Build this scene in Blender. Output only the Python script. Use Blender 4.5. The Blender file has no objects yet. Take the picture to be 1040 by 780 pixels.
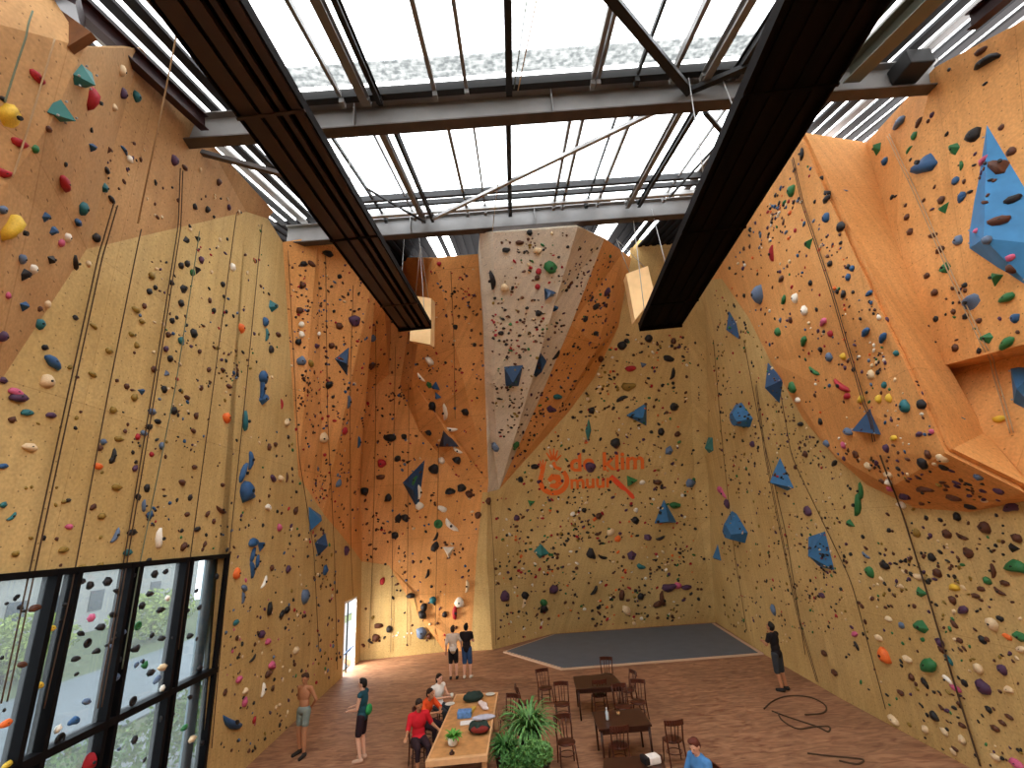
import bpy, bmesh, math, random
from mathutils import Vector, Matrix, Quaternion
from mathutils.bvhtree import BVHTree
random.seed(7)
PI = math.pi
C = bpy.context.scene.collection
V = Vector

# ------------------------------------------------------------------ camera
# calibrated from the photograph: 460 px focal length, 17.7 deg upward pitch, 4 deg roll, eye 5 m above the floor
FPX = 460.0
H = 5.0
_U = V((415 - 520, 390 + 1050, FPX)).normalized()
_f = V((0, 0, 1))
_Y = (_f - _U * _f.dot(_U)).normalized()
_X = V((_Y.y * _U.z - _Y.z * _U.y, _Y.z * _U.x - _Y.x * _U.z, _Y.x * _U.y - _Y.y * _U.x))
if _X.x < 0: _X = -_X
CAM = V((0, 0, H))
def ray(px, py):
    v = V((px - 520.0, 390.0 - py, FPX))
    return V((v.dot(_X), v.dot(_Y), v.dot(_U)))
def on(px, py, p, n):
    d = ray(px, py); n = V(n)
    return CAM + d * ((V(p) - CAM).dot(n) / d.dot(n))
def onX(px, py, x): return on(px, py, (x, 0, 0), (1, 0, 0))
def onY(px, py, y): return on(px, py, (0, y, 0), (0, 1, 0))
def onZ(px, py, z): return on(px, py, (0, 0, z), (0, 0, 1))
cd = bpy.data.cameras.new('camera')
cd.sensor_width = 36.0; cd.sensor_fit = 'HORIZONTAL'
cd.lens = FPX / 1040 * 36.0
cd.clip_start = 0.05; cd.clip_end = 400
cam = bpy.data.objects.new('camera', cd); C.objects.link(cam)
right = V((_X.x, _Y.x, _U.x)); up = V((_X.y, _Y.y, _U.y)); fwd = V((_X.z, _Y.z, _U.z))
m = Matrix((right, up, -fwd)).transposed().to_4x4(); m.translation = CAM
cam.matrix_world = m
bpy.context.scene.camera = cam
sc = bpy.context.scene
sc.view_settings.view_transform = 'Standard'
sc.view_settings.look = 'None'
sc.view_settings.gamma = 1.0
sc.view_settings.use_curve_mapping = False
sc.view_settings.exposure = 0.15
sc.cycles.use_denoising = True
sc.cycles.max_bounces = 8
sc.cycles.diffuse_bounces = 5
sc.cycles.transparent_max_bounces = 12
sc.cycles.sample_clamp_indirect = 4.0

# ------------------------------------------------------------------ materials
def srgb(h):
    h = h.lstrip('#'); o = []
    for i in (0, 2, 4):
        c = int(h[i:i+2], 16) / 255
        o.append(c / 12.92 if c <= .04045 else ((c + .055) / 1.055) ** 2.4)
    return (*o, 1)
MATS = {}
def mat(name, col, rough=.6, metal=0, var=.0, scale=8, spec=.3, bump=0):
    if name in MATS: return MATS[name]
    m = bpy.data.materials.new(name); m.use_nodes = True
    nt = m.node_tree; b = nt.nodes['Principled BSDF']
    c = srgb(col)
    b.inputs['Base Color'].default_value = c
    b.inputs['Roughness'].default_value = rough
    b.inputs['Metallic'].default_value = metal
    b.inputs['Specular IOR Level'].default_value = spec
    if var or bump:
        tc = nt.nodes.new('ShaderNodeTexCoord')
        n = nt.nodes.new('ShaderNodeTexNoise'); n.inputs['Scale'].default_value = scale; n.inputs['Detail'].default_value = 4
        nt.links.new(tc.outputs['Object'], n.inputs['Vector'])
        if var:
            r = nt.nodes.new('ShaderNodeValToRGB')
            r.color_ramp.elements[0].position = .3; r.color_ramp.elements[1].position = .7
            r.color_ramp.elements[0].color = tuple(max(0, x * (1 - var)) for x in c[:3]) + (1,)
            r.color_ramp.elements[1].color = tuple(min(1, x * (1 + var)) for x in c[:3]) + (1,)
            nt.links.new(n.outputs['Fac'], r.inputs['Fac']); nt.links.new(r.outputs['Color'], b.inputs['Base Color'])
        if bump:
            bp = nt.nodes.new('ShaderNodeBump'); bp.inputs['Strength'].default_value = bump; bp.inputs['Distance'].default_value = .02
            nt.links.new(n.outputs['Fac'], bp.inputs['Height']); nt.links.new(bp.outputs['Normal'], b.inputs['Normal'])
    MATS[name] = m
    return m

def wall_mat(name, col, stain, seam=.82, var=.12):
    """painted, textured plywood panels: faint joints every 1.25 m, blotchy wear, chalky speckle and the rows of bolt holes"""
    m = bpy.data.materials.new(name); m.use_nodes = True
    nt = m.node_tree; N = nt.nodes.new; L = nt.links.new
    b = nt.nodes['Principled BSDF']; b.inputs['Roughness'].default_value = .75; b.inputs['Specular IOR Level'].default_value = .2
    tc = N('ShaderNodeTexCoord'); sep = N('ShaderNodeSeparateXYZ'); L(tc.outputs['Object'], sep.inputs[0])
    add = N('ShaderNodeMath'); add.operation = 'ADD'; L(sep.outputs['X'], add.inputs[0]); L(sep.outputs['Y'], add.inputs[1])
    cmb = N('ShaderNodeCombineXYZ'); L(add.outputs[0], cmb.inputs[0]); L(sep.outputs['Z'], cmb.inputs[1])
    br = N('ShaderNodeTexBrick'); L(cmb.outputs[0], br.inputs['Vector'])
    br.inputs['Scale'].default_value = 1.0; br.inputs['Mortar Size'].default_value = .008; br.inputs['Mortar Smooth'].default_value = .4
    br.inputs['Brick Width'].default_value = 1.25; br.inputs['Row Height'].default_value = 2.44; br.offset = 0
    br.inputs['Color1'].default_value = (1, 1, 1, 1); br.inputs['Color2'].default_value = (.94, .94, .94, 1); br.inputs['Mortar'].default_value = (seam, seam * .95, seam * .9, 1)
    n1 = N('ShaderNodeTexNoise'); n1.inputs['Scale'].default_value = .55; n1.inputs['Detail'].default_value = 6; L(tc.outputs['Object'], n1.inputs['Vector'])
    n2 = N('ShaderNodeTexNoise'); n2.inputs['Scale'].default_value = 22; n2.inputs['Detail'].default_value = 3; L(tc.outputs['Object'], n2.inputs['Vector'])
    # vertical grain / chalk streaks
    mp = N('ShaderNodeMapping'); mp.inputs['Scale'].default_value = (5, .35, 1); L(cmb.outputs[0], mp.inputs['Vector'])
    n3 = N('ShaderNodeTexNoise'); n3.inputs['Scale'].default_value = 1; n3.inputs['Detail'].default_value = 5; L(mp.outputs[0], n3.inputs['Vector'])
    r1 = N('ShaderNodeValToRGB'); L(n1.outputs['Fac'], r1.inputs['Fac'])
    c = srgb(col); s = srgb(stain)
    r1.color_ramp.elements[0].position = .38; r1.color_ramp.elements[1].position = .62
    r1.color_ramp.elements[0].color = s; r1.color_ramp.elements[1].color = c
    mx = N('ShaderNodeMix'); mx.data_type = 'RGBA'; mx.blend_type = 'MULTIPLY'; mx.inputs[0].default_value = 1
    L(r1.outputs['Color'], mx.inputs[6]); L(br.outputs['Color'], mx.inputs[7])
    r3 = N('ShaderNodeMapRange'); r3.inputs['From Min'].default_value = .3; r3.inputs['From Max'].default_value = .7
    r3.inputs['To Min'].default_value = 1 - var; r3.inputs['To Max'].default_value = 1 + var * .5; L(n3.outputs['Fac'], r3.inputs['Value'])
    r2 = N('ShaderNodeMapRange'); r2.inputs['From Min'].default_value = .3; r2.inputs['From Max'].default_value = .7
    r2.inputs['To Min'].default_value = 1 - var; r2.inputs['To Max'].default_value = 1 + var; L(n2.outputs['Fac'], r2.inputs['Value'])
    mm = N('ShaderNodeMath'); mm.operation = 'MULTIPLY'; L(r3.outputs[0], mm.inputs[0]); L(r2.outputs[0], mm.inputs[1])
    # bolt holes: small dark dots on a 25 cm grid
    vo = N('ShaderNodeTexVoronoi'); vo.inputs['Randomness'].default_value = .25; vo.inputs['Scale'].default_value = 4.4; vo.voronoi_dimensions = '2D'
    L(cmb.outputs[0], vo.inputs['Vector'])
    lt = N('ShaderNodeMath'); lt.operation = 'GREATER_THAN'; lt.inputs[1].default_value = .05; L(vo.outputs['Distance'], lt.inputs[0])
    ho = N('ShaderNodeMapRange'); ho.inputs['To Min'].default_value = .45; ho.inputs['To Max'].default_value = 1; L(lt.outputs[0], ho.inputs['Value'])
    m3 = N('ShaderNodeMath'); m3.operation = 'MULTIPLY'; L(mm.outputs[0], m3.inputs[0]); L(ho.outputs[0], m3.inputs[1])
    vm = N('ShaderNodeVectorMath'); vm.operation = 'SCALE'; L(mx.outputs[2], vm.inputs[0]); L(m3.outputs[0], vm.inputs['Scale'])
    L(vm.outputs[0], b.inputs['Base Color'])
    bp = N('ShaderNodeBump'); bp.inputs['Strength'].default_value = .25; bp.inputs['Distance'].default_value = .01
    L(n2.outputs['Fac'], bp.inputs['Height']); L(bp.outputs['Normal'], b.inputs['Normal'])
    MATS[name] = m
    return m
YEL = wall_mat('yellow_panel_paint', '#CBAC72', '#BF9F65', .8)
ORA = wall_mat('orange_panel_paint', '#E0A264', '#D39555', .66)
ORR = wall_mat('light_orange_panel_paint', '#DDA061', '#D19253', .8)
OCH = wall_mat('ochre_panel_paint', '#C69C6A', '#B98D5D', .8)
BEI = wall_mat('beige_panel_paint', '#E2D7C4', '#D3C5AE', .85)

# ------------------------------------------------------------------ object helpers
def link(name, me, parent=None, mats=()):
    o = bpy.data.objects.new(name, me); C.objects.link(o)
    for m in mats: me.materials.append(m)
    if parent: o.parent = parent
    return o
def obj(name, bm, m, parent=None, smooth=False):
    me = bpy.data.meshes.new(name); bm.normal_update(); bm.to_mesh(me); bm.free()
    if smooth:
        for p in me.polygons: p.use_smooth = True
    return link(name, me, parent, m if isinstance(m, (list, tuple)) else [m])
def tag(o, label=None, cat=None, group=None, kind=None):
    if label: o['label'] = label
    if cat: o['category'] = cat
    if group: o['group'] = group
    if kind: o['kind'] = kind
    return o
def empty(name, loc, rz=0, label=None, cat=None, group=None):
    o = bpy.data.objects.new(name, None); C.objects.link(o); o.location = loc; o.rotation_euler = (0, 0, rz); o.empty_display_size = .1
    return tag(o, label, cat, group)
def struct(name, bm, m, parent=None, smooth=False):
    o = obj(name, bm, m, parent, smooth)
    if not parent: o['kind'] = 'structure'
    return o
def box(bm, c, s, rz=0, rot=None, mi=0, bev=0):
    M = Matrix.Translation(V(c)) @ (rot.to_4x4() if rot else Matrix.Rotation(rz, 4, 'Z')) @ Matrix.Diagonal((*s, 1))
    r = bmesh.ops.create_cube(bm, size=1, matrix=M)
    fs = {f for v in r['verts'] for f in v.link_faces}
    for f in fs: f.material_index = mi
    if bev:
        es = list({e for f in fs for e in f.edges})
        bmesh.ops.bevel(bm, geom=es, offset=bev, segments=2, affect='EDGES', profile=.6)
    return bm
def tube(bm, pts, r, seg=8, mi=0, closed=False, cap=True):
    pts = [V(p) for p in pts]; n = len(pts); rs = r if isinstance(r, (list, tuple)) else [r] * n
    rings = []; prev = None
    for i, p in enumerate(pts):
        a = pts[(i - 1) % n] if (i or closed) else p
        b = pts[(i + 1) % n] if (i < n - 1 or closed) else p
        t = (b - a).normalized() if (b - a).length > 1e-9 else V((0, 0, 1))
        if prev is None:
            q = t.orthogonal().normalized()
        else:
            q = (prev - t * prev.dot(t)); q = q.normalized() if q.length > 1e-6 else t.orthogonal().normalized()
        prev = q; w = t.cross(q)
        rings.append([bm.verts.new(p + (q * math.cos(2 * PI * k / seg) + w * math.sin(2 * PI * k / seg)) * rs[i]) for k in range(seg)])
    for i in range(n if closed else n - 1):
        A, B = rings[i], rings[(i + 1) % n]
        for k in range(seg):
            f = bm.faces.new((A[k], A[(k + 1) % seg], B[(k + 1) % seg], B[k])); f.material_index = mi; f.smooth = True
    if cap and not closed:
        for R in (rings[0][::-1], rings[-1]):
            f = bm.faces.new(R); f.material_index = mi
    return bm
def beam(bm, a, b, w, h, up=(0, 0, 1), mi=0):
    """rectangular bar from a to b, w wide and h deep"""
    a, b = V(a), V(b); t = (b - a); L = t.length; t.normalize()
    s = t.cross(V(up)); s = s.normalized() if s.length > 1e-6 else t.orthogonal().normalized()
    u = s.cross(t)
    R = Matrix((s, t, u)).transposed()
    return box(bm, (a + b) / 2, (w, L, h), rot=R, mi=mi)
def ibeam(bm, a, b, w, h, tf=.02, tw=.015, up=(0, 0, 1)):
    a, b = V(a), V(b); t = (b - a).normalized(); s = t.cross(V(up)).normalized(); u = s.cross(t)
    beam(bm, a, b, tw, h, up); 
    for k in (-1, 1):
        o = u * (k * (h / 2 - tf / 2)); beam(bm, a + o, b + o, w, tf, up)
def lathe(bm, prof, c=(0, 0, 0), seg=16, mi=0):
    c = V(c); rings = []
    for r, z in prof:
        rings.append([bm.verts.new(c + V((r * math.cos(2 * PI * k / seg), r * math.sin(2 * PI * k / seg), z))) for k in range(seg)])
    for A, B in zip(rings, rings[1:]):
        for k in range(seg):
            f = bm.faces.new((A[k], A[(k + 1) % seg], B[(k + 1) % seg], B[k])); f.smooth = True; f.material_index = mi
    bm.faces.new(rings[0][::-1]).material_index = mi; bm.faces.new(rings[-1]).material_index = mi
    return bm
def NB(): return bmesh.new()

# ------------------------------------------------------------------ the walls
LA = V((-7.381, 19.94, 0)); LN = V((.99871, .05073, 0))
def L(px, py, off=0): return on(px, py, LA + LN * off, LN)
def Lyz(y, z, off=0):
    x = LA.x - (y - LA.y) * LN.y / LN.x
    return V((x, y, z)) + LN * off
TH = .12
ALL_POLYS = []
class Wall:
    def __init__(s): s.vs = []; s.fs = []; s.idx = {}
    def v(s, p):
        k = (round(p.x, 3), round(p.y, 3), round(p.z, 3))
        if k not in s.idx: s.idx[k] = len(s.vs); s.vs.append(V(p))
        return s.idx[k]
    def poly(s, pts, m):
        s.fs.append(([s.v(V(p)) for p in pts], m))
    def build(s, name, mats):
        bm = NB(); vv = [bm.verts.new(p) for p in s.vs]
        for ids, m in s.fs:
            f = bm.faces.new([vv[i] for i in ids]); f.material_index = m
        bmesh.ops.triangulate(bm, faces=[f for f in bm.faces if len(f.verts) > 3], ngon_method='EAR_CLIP', quad_method='BEAUTY')
        # face every polygon into the room
        ctr = V((0, 8, 5))
        bm.normal_update()
        for f in bm.faces:
            if f.normal.dot(ctr - f.calc_center_median()) < 0: f.normal_flip()
        bm.normal_update()
        ALL_POLYS.append([[v.co.copy() for v in f.verts] for f in bm.faces])
        o = struct(name, bm, mats)
        md = o.modifiers.new('thickness', 'SOLIDIFY'); md.thickness = TH; md.offset = -1
        return o

# ---- left wall: yellow plane with the window opening and the door, ochre overhang above, orange bulge towards the corner
WL = Wall()
WY0, WY1, WZ0, WZ1 = -3.0, 11.15, .7, 4.9          # window opening
DY0, DY1, DZ = 19.95, 21.6, 2.65                    # rear door opening
f_a, f_b, f_c, f_d = Lyz(4.9, 5.3), L(0, 388), L(88, 253), L(250, 215)
tcor = L(272, 222); e1 = L(287, 246); e2 = L(303, 483); e3 = L(328, 521); e4 = L(357, 556)
cb = V((-7.48, 22.3, 0)); c1 = V((-7.5, 22.2, 4.05))
WL.poly([Lyz(-7, 0), Lyz(WY1, 0), Lyz(WY1, WZ0), Lyz(-7, WZ0)], 0)
WL.poly([Lyz(-7, WZ0), Lyz(WY0, WZ0), Lyz(WY0, WZ1), Lyz(-7, WZ1)], 0)
WL.poly([Lyz(-7, WZ1), Lyz(WY0, WZ1), Lyz(WY1, WZ1), f_d, f_c, f_b, f_a, Lyz(-7, 5.3)], 0)
WL.poly([Lyz(WY1, 0), Lyz(DY0, 0), Lyz(DY0, DZ), e3, e2, e1, tcor, f_d, Lyz(WY1, WZ1), Lyz(WY1, WZ0)], 0)
WL.poly([Lyz(DY0, DZ), Lyz(DY1, DZ), c1, e4, e3], 0)
WL.poly([Lyz(DY1, 0), cb, c1, Lyz(DY1, DZ)], 0)
# ochre overhang, leaning into the room towards the roof
t_d = Lyz(11.28, 14.6, .15); t_c = Lyz(7.6, 13.62, .45); t_b = Lyz(5.5, 13.3, .7)
edge_t = L(86, 48, 1.3); edge_m = L(50, 127, 1.1); edge_l = L(8, 186, .9)
WL.poly([f_d, tcor, t_d, t_c], 3)
WL.poly([f_c, f_d, t_c, t_b], 3)
WL.poly([f_c, t_b, edge_t, edge_m], 3)
WL.poly([f_b, f_c, edge_m, edge_l], 3)
fb2 = Lyz(4.4, 4.95, 0); el2 = Lyz(3.6, 7.0, .5)
WL.poly([f_a, f_b, edge_l, el2], 3)
# near facet, turned towards the light
n1 = Lyz(3.0, 13.0, .5); n2 = Lyz(1.5, 9.0, .7); n3 = Lyz(1.5, 6.2, .6)
WL.poly([edge_t, n1, n2, edge_m], 3)
WL.poly([edge_m, n2, n3, edge_l], 3)
WL.poly([edge_l, n3, el2], 3)
WL.poly([n1, Lyz(-7, 13.0, .4), Lyz(-7, 6.2, .5), n3, n2], 3)
WL.poly([el2, n3, Lyz(-7, 6.2, .5), Lyz(-7, 5.3), f_a], 3)
# orange bulge: a narrow side facing the camera and the long face running to the corner
b1 = onY(323, 240, 12.9); b1m = onY(312, 380, 14.0)
b4 = onZ(386, 250, 15.3); b4m = onY(372, 400, 20.2)
WL.poly([e1, b1, b1m, e2], 1)
WL.poly([b1, b4, b4m, e4, e3, e2, b1m], 1)
c1u = L(361, 548)
WL.poly([e4, b4m, c1u, c1], 1)
wall_left = WL.build('wall_left', [YEL, ORA, ORR, OCH])

# ---- back wall
WB = Wall()
g0 = onZ(500, 660, 0); g1 = onZ(560, 644, 0); g2 = V((9.0, 24.6, 0))
def BR(px, py):       # the leaning yellow plane: 24.6 m away at the floor, leaning 0.41 m per metre of height
    return on(px, py, g1, V((0, 1, .41)))
BLN = V((.02, 1, .30))
fl = onY(438, 568, 22.3)
k0 = V((-7.5, 22.3, 3.9)); k1 = V((-1.75, 22.4, 3.9))
def BL(px, py, off=0):  # the leaning orange plane left of the prow
    return on(px, py, k1 - V((0, off, 0)), BLN)
apex = BR(507, 497)
# lower left panels: yellow at the door, an orange tongue running down to the floor
o1 = onY(395, 574, 22.33); o2 = onY(418, 600, 22.35); o3 = onY(425, 625, 22.35); o4 = onZ(452, 662, 0); o5 = onZ(478, 661, 0); o6 = onY(484, 565, 22.4)
WB.poly([cb, o4, o3, o2, o1, k0, c1], 0)
WB.poly([o4, o5, o6, o1, o2, o3], 1)
WB.poly([o5, g0, k1, o6], 0)
s1 = BL(361, 548); s2 = BL(495, 500)
WB.poly([k0, o1, o6, BL(490, 500), BL(430, 500), BL(366, 500), c1u], 1)
WB.poly([o6, k1, apex, s2, BL(490, 500)], 0)
WB.poly([c1, k0, c1u], 1)
lf0 = BL(406, 392); lf1 = BL(385, 300)
WB.poly([c1u, BL(366, 500), BL(430, 500), BL(490, 500), s2, BL(464, 482), BL(426, 438), lf0, BL(395, 380), b4m], 1)
topL = BL(400, 262); topLb = b4
WB.poly([b4m, BL(395, 380), lf0, BL(420, 300), topL, topLb], 1)
# protruding orange wing left of the prow (near-vertical boards) with a narrow underside
w_t0 = onZ(440, 262, 15.0); w_t1 = onZ(488, 258, 15.0); w_b0 = BL(418, 386, .9); w_m = BL(455, 440, .8); w_b1 = BL(496, 490, .25)
WB.poly([w_t0, w_t1, w_b1, w_m, w_b0], 1)
WB.poly([BL(420, 300), w_t0, w_b0, lf0], 1)
WB.poly([topL, w_t0, BL(420, 300)], 1)
WB.poly([lf0, w_b0, w_m, BL(426, 438)], 1)
WB.poly([BL(426, 438), w_m, w_b1, s2, BL(464, 482)], 1)
# the hanging prow: beige front, pale side, orange flank, all meeting in the apex
p_l = onZ(487, 236, 14.45); p_c = onZ(501, 236, 14.2); p_r = onZ(587, 230, 14.2); p_s = onZ(614, 242, 14.8)
p_o = onZ(633, 256, 15.3)
p_l2 = onY(495, 420, 19.0); p_c2 = onY(503, 420, 18.4); p_r2 = onY(537, 395, 18.2); p_r1 = onY(563, 310, 15.4)
WB.poly([p_l, p_c, p_c2, p_l2], 4)
WB.poly([p_l2, p_c2, apex], 4)
WB.poly([w_t1, p_l, p_l2, w_b1], 4)
WB.poly([w_b1, p_l2, apex, s2], 4)
WB.poly([p_c, p_r, p_r1, p_r2, apex, p_c2], 4)
p_s1 = onY(580, 330, 16.4); p_s2 = onY(545, 412, 19.4)
WB.poly([p_r, p_s, p_s1, p_r1], 4)
WB.poly([p_r1, p_s1, p_s2, p_r2], 4)
WB.poly([p_r2, p_s2, apex], 4)
q1 = onY(607, 352, 18.0); q2 = onY(572, 410, 19.9)
WB.poly([p_s, p_o, q1, p_s1], 1)
WB.poly([p_s1, q1, q2, p_s2], 1)
WB.poly([p_s2, q2, apex], 1)
r1 = BR(641, 262); r2 = BR(628, 332); r3 = BR(603, 384); r4 = BR(577, 419); r5 = BR(522, 480)
WB.poly([p_o, r1, r2, q1], 1)
WB.poly([q1, r2, r3, r4, q2], 1)
WB.poly([q2, r4, r5, apex], 1)
# leaning yellow wall to the right of the prow, and the angled panel at its foot
tb0 = BR(641, 244); tb1 = BR(698, 240)
ed = [on(706 + 0 * i, y, g1, V((0, 1, .41))) for i, y in enumerate((632,))]
E1 = [BR(712, 633), BR(706, 500), BR(702, 400), BR(698, 330), tb1]
WB.poly([g1, E1[0], E1[1], E1[2], E1[3], E1[4], tb0, r1, r2, r3, r4, r5, apex], 0)
WB.poly([g0, g1, apex, k1], 0)
E2 = [g2, onX(722, 560, 8.85), onX(719, 480, 8.8), onX(719, 400, 8.7), onX(719, 330, 8.6), onX(716, 285, 8.5)]
top2 = onX(712, 245, 8.4)
WB.poly([E1[0], E2[0], E2[1], E2[2], E1[1]], 0)
WB.poly([E1[1], E2[2], E2[3], E1[2]], 0)
WB.poly([E1[2], E2[3], E2[4], E1[3]], 0)
WB.poly([E1[3], E2[4], E2[5], top2, E1[4]], 0)
wall_back = WB.build('wall_back', [YEL, ORA, ORR, OCH, BEI])

# ---- right wall: yellow plane, big orange overhanging prow, block and recess towards the camera
WR = Wall()
def R(px, py, x=8.28): return onX(px, py, x)
gR1 = onZ(775, 664, 0); gR2 = V((8.28, 14.4, 0)); gR3 = V((8.28, -7, 0))
pa = [R(733, 283, 8.42), R(760, 322, 8.38), R(782, 366, 8.34), R(816, 426, 8.3), R(850, 466)]
pu = [R(880, 492), R(930, 516), R(985, 520), R(1045, 508)]
WR.poly([g2, gR1, E2[1]], 0)
WR.poly([gR1, E2[1], E2[2], E2[3], E2[4], E2[5], pa[0], pa[1], pa[2], pa[3], pa[4], gR2], 0)
WR.poly([gR2, pa[4], pu[0], pu[1], pu[2], pu[3], V((8.28, 5.5, 3.2)), V((8.28, 5.5, 0))], 0)
WR.poly([V((8.28, 5.5, 0)), V((8.28, 5.5, 3.2)), V((8.28, -7, 3.2)), gR3], 0)
cr_t = onZ(812, 137, 14.2); cr_1 = R(862, 245, 7.75); cr_2 = R(915, 360, 7.45); cr_b = R(960, 460, 7.25)
al_b = R(850, 464, 8.0)
aL = R(716, 240, 8.3)
WR.poly([E2[5], pa[0], R(760, 200, 8.05), aL], 2)
WR.poly([aL, R(760, 200, 8.05), cr_t, R(772, 135, 8.1)], 2)
WR.poly([pa[0], pa[1], pa[2], cr_2, cr_1, cr_t, R(760, 200, 8.05)], 2)
WR.poly([pa[2], pa[3], al_b, cr_b, cr_2], 2)
WR.poly([pa[3], pa[4], al_b], 2)
# underside
WR.poly([al_b, pa[4], pu[0], R(905, 495, 7.8)], 2)
WR.poly([al_b, R(905, 495, 7.8), cr_b], 2)
WR.poly([cr_b, R(905, 495, 7.8), pu[0], pu[1], pu[2], pu[3], R(1040, 500, 7.9)], 2)
# side of the prow and valley
v_t = onZ(877, 148, 14.0); v_1 = R(905, 245, 8.75); v_2 = R(955, 372, 8.5); v_3 = R(992, 440, 8.4)
WR.poly([cr_t, v_t, v_1, cr_1], 2)
WR.poly([cr_1, v_1, v_2, cr_2], 2)
WR.poly([cr_2, v_2, v_3, cr_b], 2)
WR.poly([cr_b, v_3, R(1040, 500, 7.9)], 2)
# block (upper right) and recess below it
c_t1 = onZ(950, 68, 13.4); c_t2 = R(1060, 10, 9.2); 
WR.poly([v_t, c_t1, v_1], 2)
C_r = V((9.0, 1.0, 11.5)); C_rb = V((8.35, 1.0, 5.6))
blk = R(1050, 347, 8.3)
WR.poly([v_1, c_t1, c_t2, blk, v_2], 2)
WR.poly([c_t2, V((9.2, -7, 13.2)), V((8.3, -7, 7.0)), V((8.3, 2.0, 7.0)), blk], 2)
d1 = R(958, 377, 8.95); d2 = R(1052, 358, 9.0)
WR.poly([v_2, blk, d2, d1], 2)
WR.poly([blk, V((8.3, 2.0, 7.0)), V((9.0, 2.0, 7.0)), d2], 2)
WR.poly([v_2, d1, v_3], 2)
low = R(1052, 505, 8.3)
WR.poly([d1, d2, low, R(1040, 500, 7.9), v_3], 2)
WR.poly([d2, V((9.0, 2.0, 7.0)), V((8.28, 2.0, 3.2)), V((8.28, 5.5, 3.2)), pu[3], low], 2)
WR.poly([low, pu[3], R(1040, 500, 7.9)], 2)
WR.poly([V((8.3, 2.0, 7.0)), V((8.3, -7, 7.0)), V((8.28, -7, 3.2)), V((8.28, 2.0, 3.2)), V((9.0, 2.0, 7.0))], 2)
wall_right = WR.build('wall_right', [YEL, ORA, ORR, OCH])
# ------------------------------------------------------------------ floor, rear wall, mat, baseboard
def floor_mat():
    m = bpy.data.materials.new('brown_floor'); m.use_nodes = True
    nt = m.node_tree; N = nt.nodes.new; K = nt.links.new; b = nt.nodes['Principled BSDF']
    b.inputs['Roughness'].default_value = .6; b.inputs['Specular IOR Level'].default_value = .25
    tc = N('ShaderNodeTexCoord')
    mp = N('ShaderNodeMapping'); mp.inputs['Scale'].default_value = (1.3, 4.2, 1); mp.inputs['Rotation'].default_value = (0, 0, .22); K(tc.outputs['Object'], mp.inputs['Vector'])
    n = N('ShaderNodeTexNoise'); n.inputs['Scale'].default_value = 1.6; n.inputs['Detail'].default_value = 8; n.inputs['Distortion'].default_value = 1.2; K(mp.outputs[0], n.inputs['Vector'])
    r = N('ShaderNodeValToRGB'); K(n.outputs['Fac'], r.inputs['Fac'])
    r.color_ramp.elements[0].position = .33; r.color_ramp.elements[0].color = srgb('#7E5640')
    r.color_ramp.elements[1].position = .68; r.color_ramp.elements[1].color = srgb('#AC8262')
    n2 = N('ShaderNodeTexNoise'); n2.inputs['Scale'].default_value = .5; n2.inputs['Detail'].default_value = 5; K(tc.outputs['Object'], n2.inputs['Vector'])
    r2 = N('ShaderNodeValToRGB'); K(n2.outputs['Fac'], r2.inputs['Fac'])
    r2.color_ramp.elements[0].position = .35; r2.color_ramp.elements[0].color = (.80, .78, .76, 1)
    r2.color_ramp.elements[1].position = .65; r2.color_ramp.elements[1].color = (1.05, 1.0, .97, 1)
    mx = N('ShaderNodeMix'); mx.data_type = 'RGBA'; mx.blend_type = 'MULTIPLY'; mx.inputs[0].default_value = 1
    K(r.outputs['Color'], mx.inputs[6]); K(r2.outputs['Color'], mx.inputs[7]); K(mx.outputs[2], b.inputs['Base Color'])
    return m
FLO = floor_mat()
bm = NB()
fp = [(-5.95, -7), (9.5, -7), (9.5, 25.2), (-8.4, 25.2), (-8.4, 22.9), (-7.72, 22.2), (-7.5, 19.9)]
lo = [bm.verts.new((x, y, -.2)) for x, y in fp]; hi = [bm.verts.new((x, y, 0)) for x, y in fp]
bm.faces.new(hi); bm.faces.new(lo[::-1])
for i in range(len(fp)): bm.faces.new((lo[i], lo[(i + 1) % len(fp)], hi[(i + 1) % len(fp)], hi[i]))
struct('floor', bm, FLO)
bm = NB(); box(bm, (1.5, -7.1, 6.5), (17.5, .2, 13)); struct('wall_rear', bm, YEL)

MATGREY = mat('slate_mat_vinyl', '#5A6068', .55, var=.08, scale=2)
EDGE = mat('pale_mat_border', '#C9A88C', .7)
def prism(bm, pts, z0, z1, mi=0):
    a = [bm.verts.new((p[0], p[1], z0)) for p in pts]; b = [bm.verts.new((p[0], p[1], z1)) for p in pts]
    fs = [bm.faces.new(b), bm.faces.new(a[::-1])]
    for i in range(len(pts)): fs.append(bm.faces.new((a[i], a[(i + 1) % len(pts)], b[(i + 1) % len(pts)], b[i])))
    for f in fs: f.material_index = mi
    bmesh.ops.recalc_face_normals(bm, faces=fs)
mp_ = [onZ(511, 663, 0), onZ(562, 645.5, 0), onZ(726, 634, 0), onZ(776, 665, 0), onZ(570, 681, 0)]
mc = sum(mp_, V()) / 5
t = empty('bouldering_mat', mc, 0, 'large slate grey crash mat with pale border under the back wall', 'mat')
bm = NB(); prism(bm, [(p - mc) * .965 for p in mp_], 0.0, .07); obj('mat_pad', bm, MATGREY, t)
bm = NB()
for i in range(5):
    a = (mp_[i] - mc); b = (mp_[(i + 1) % 5] - mc)
    prism(bm, [a, b, b * .965, a * .965], 0.0, .05)
obj('border_strip', bm, EDGE, t)

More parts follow.
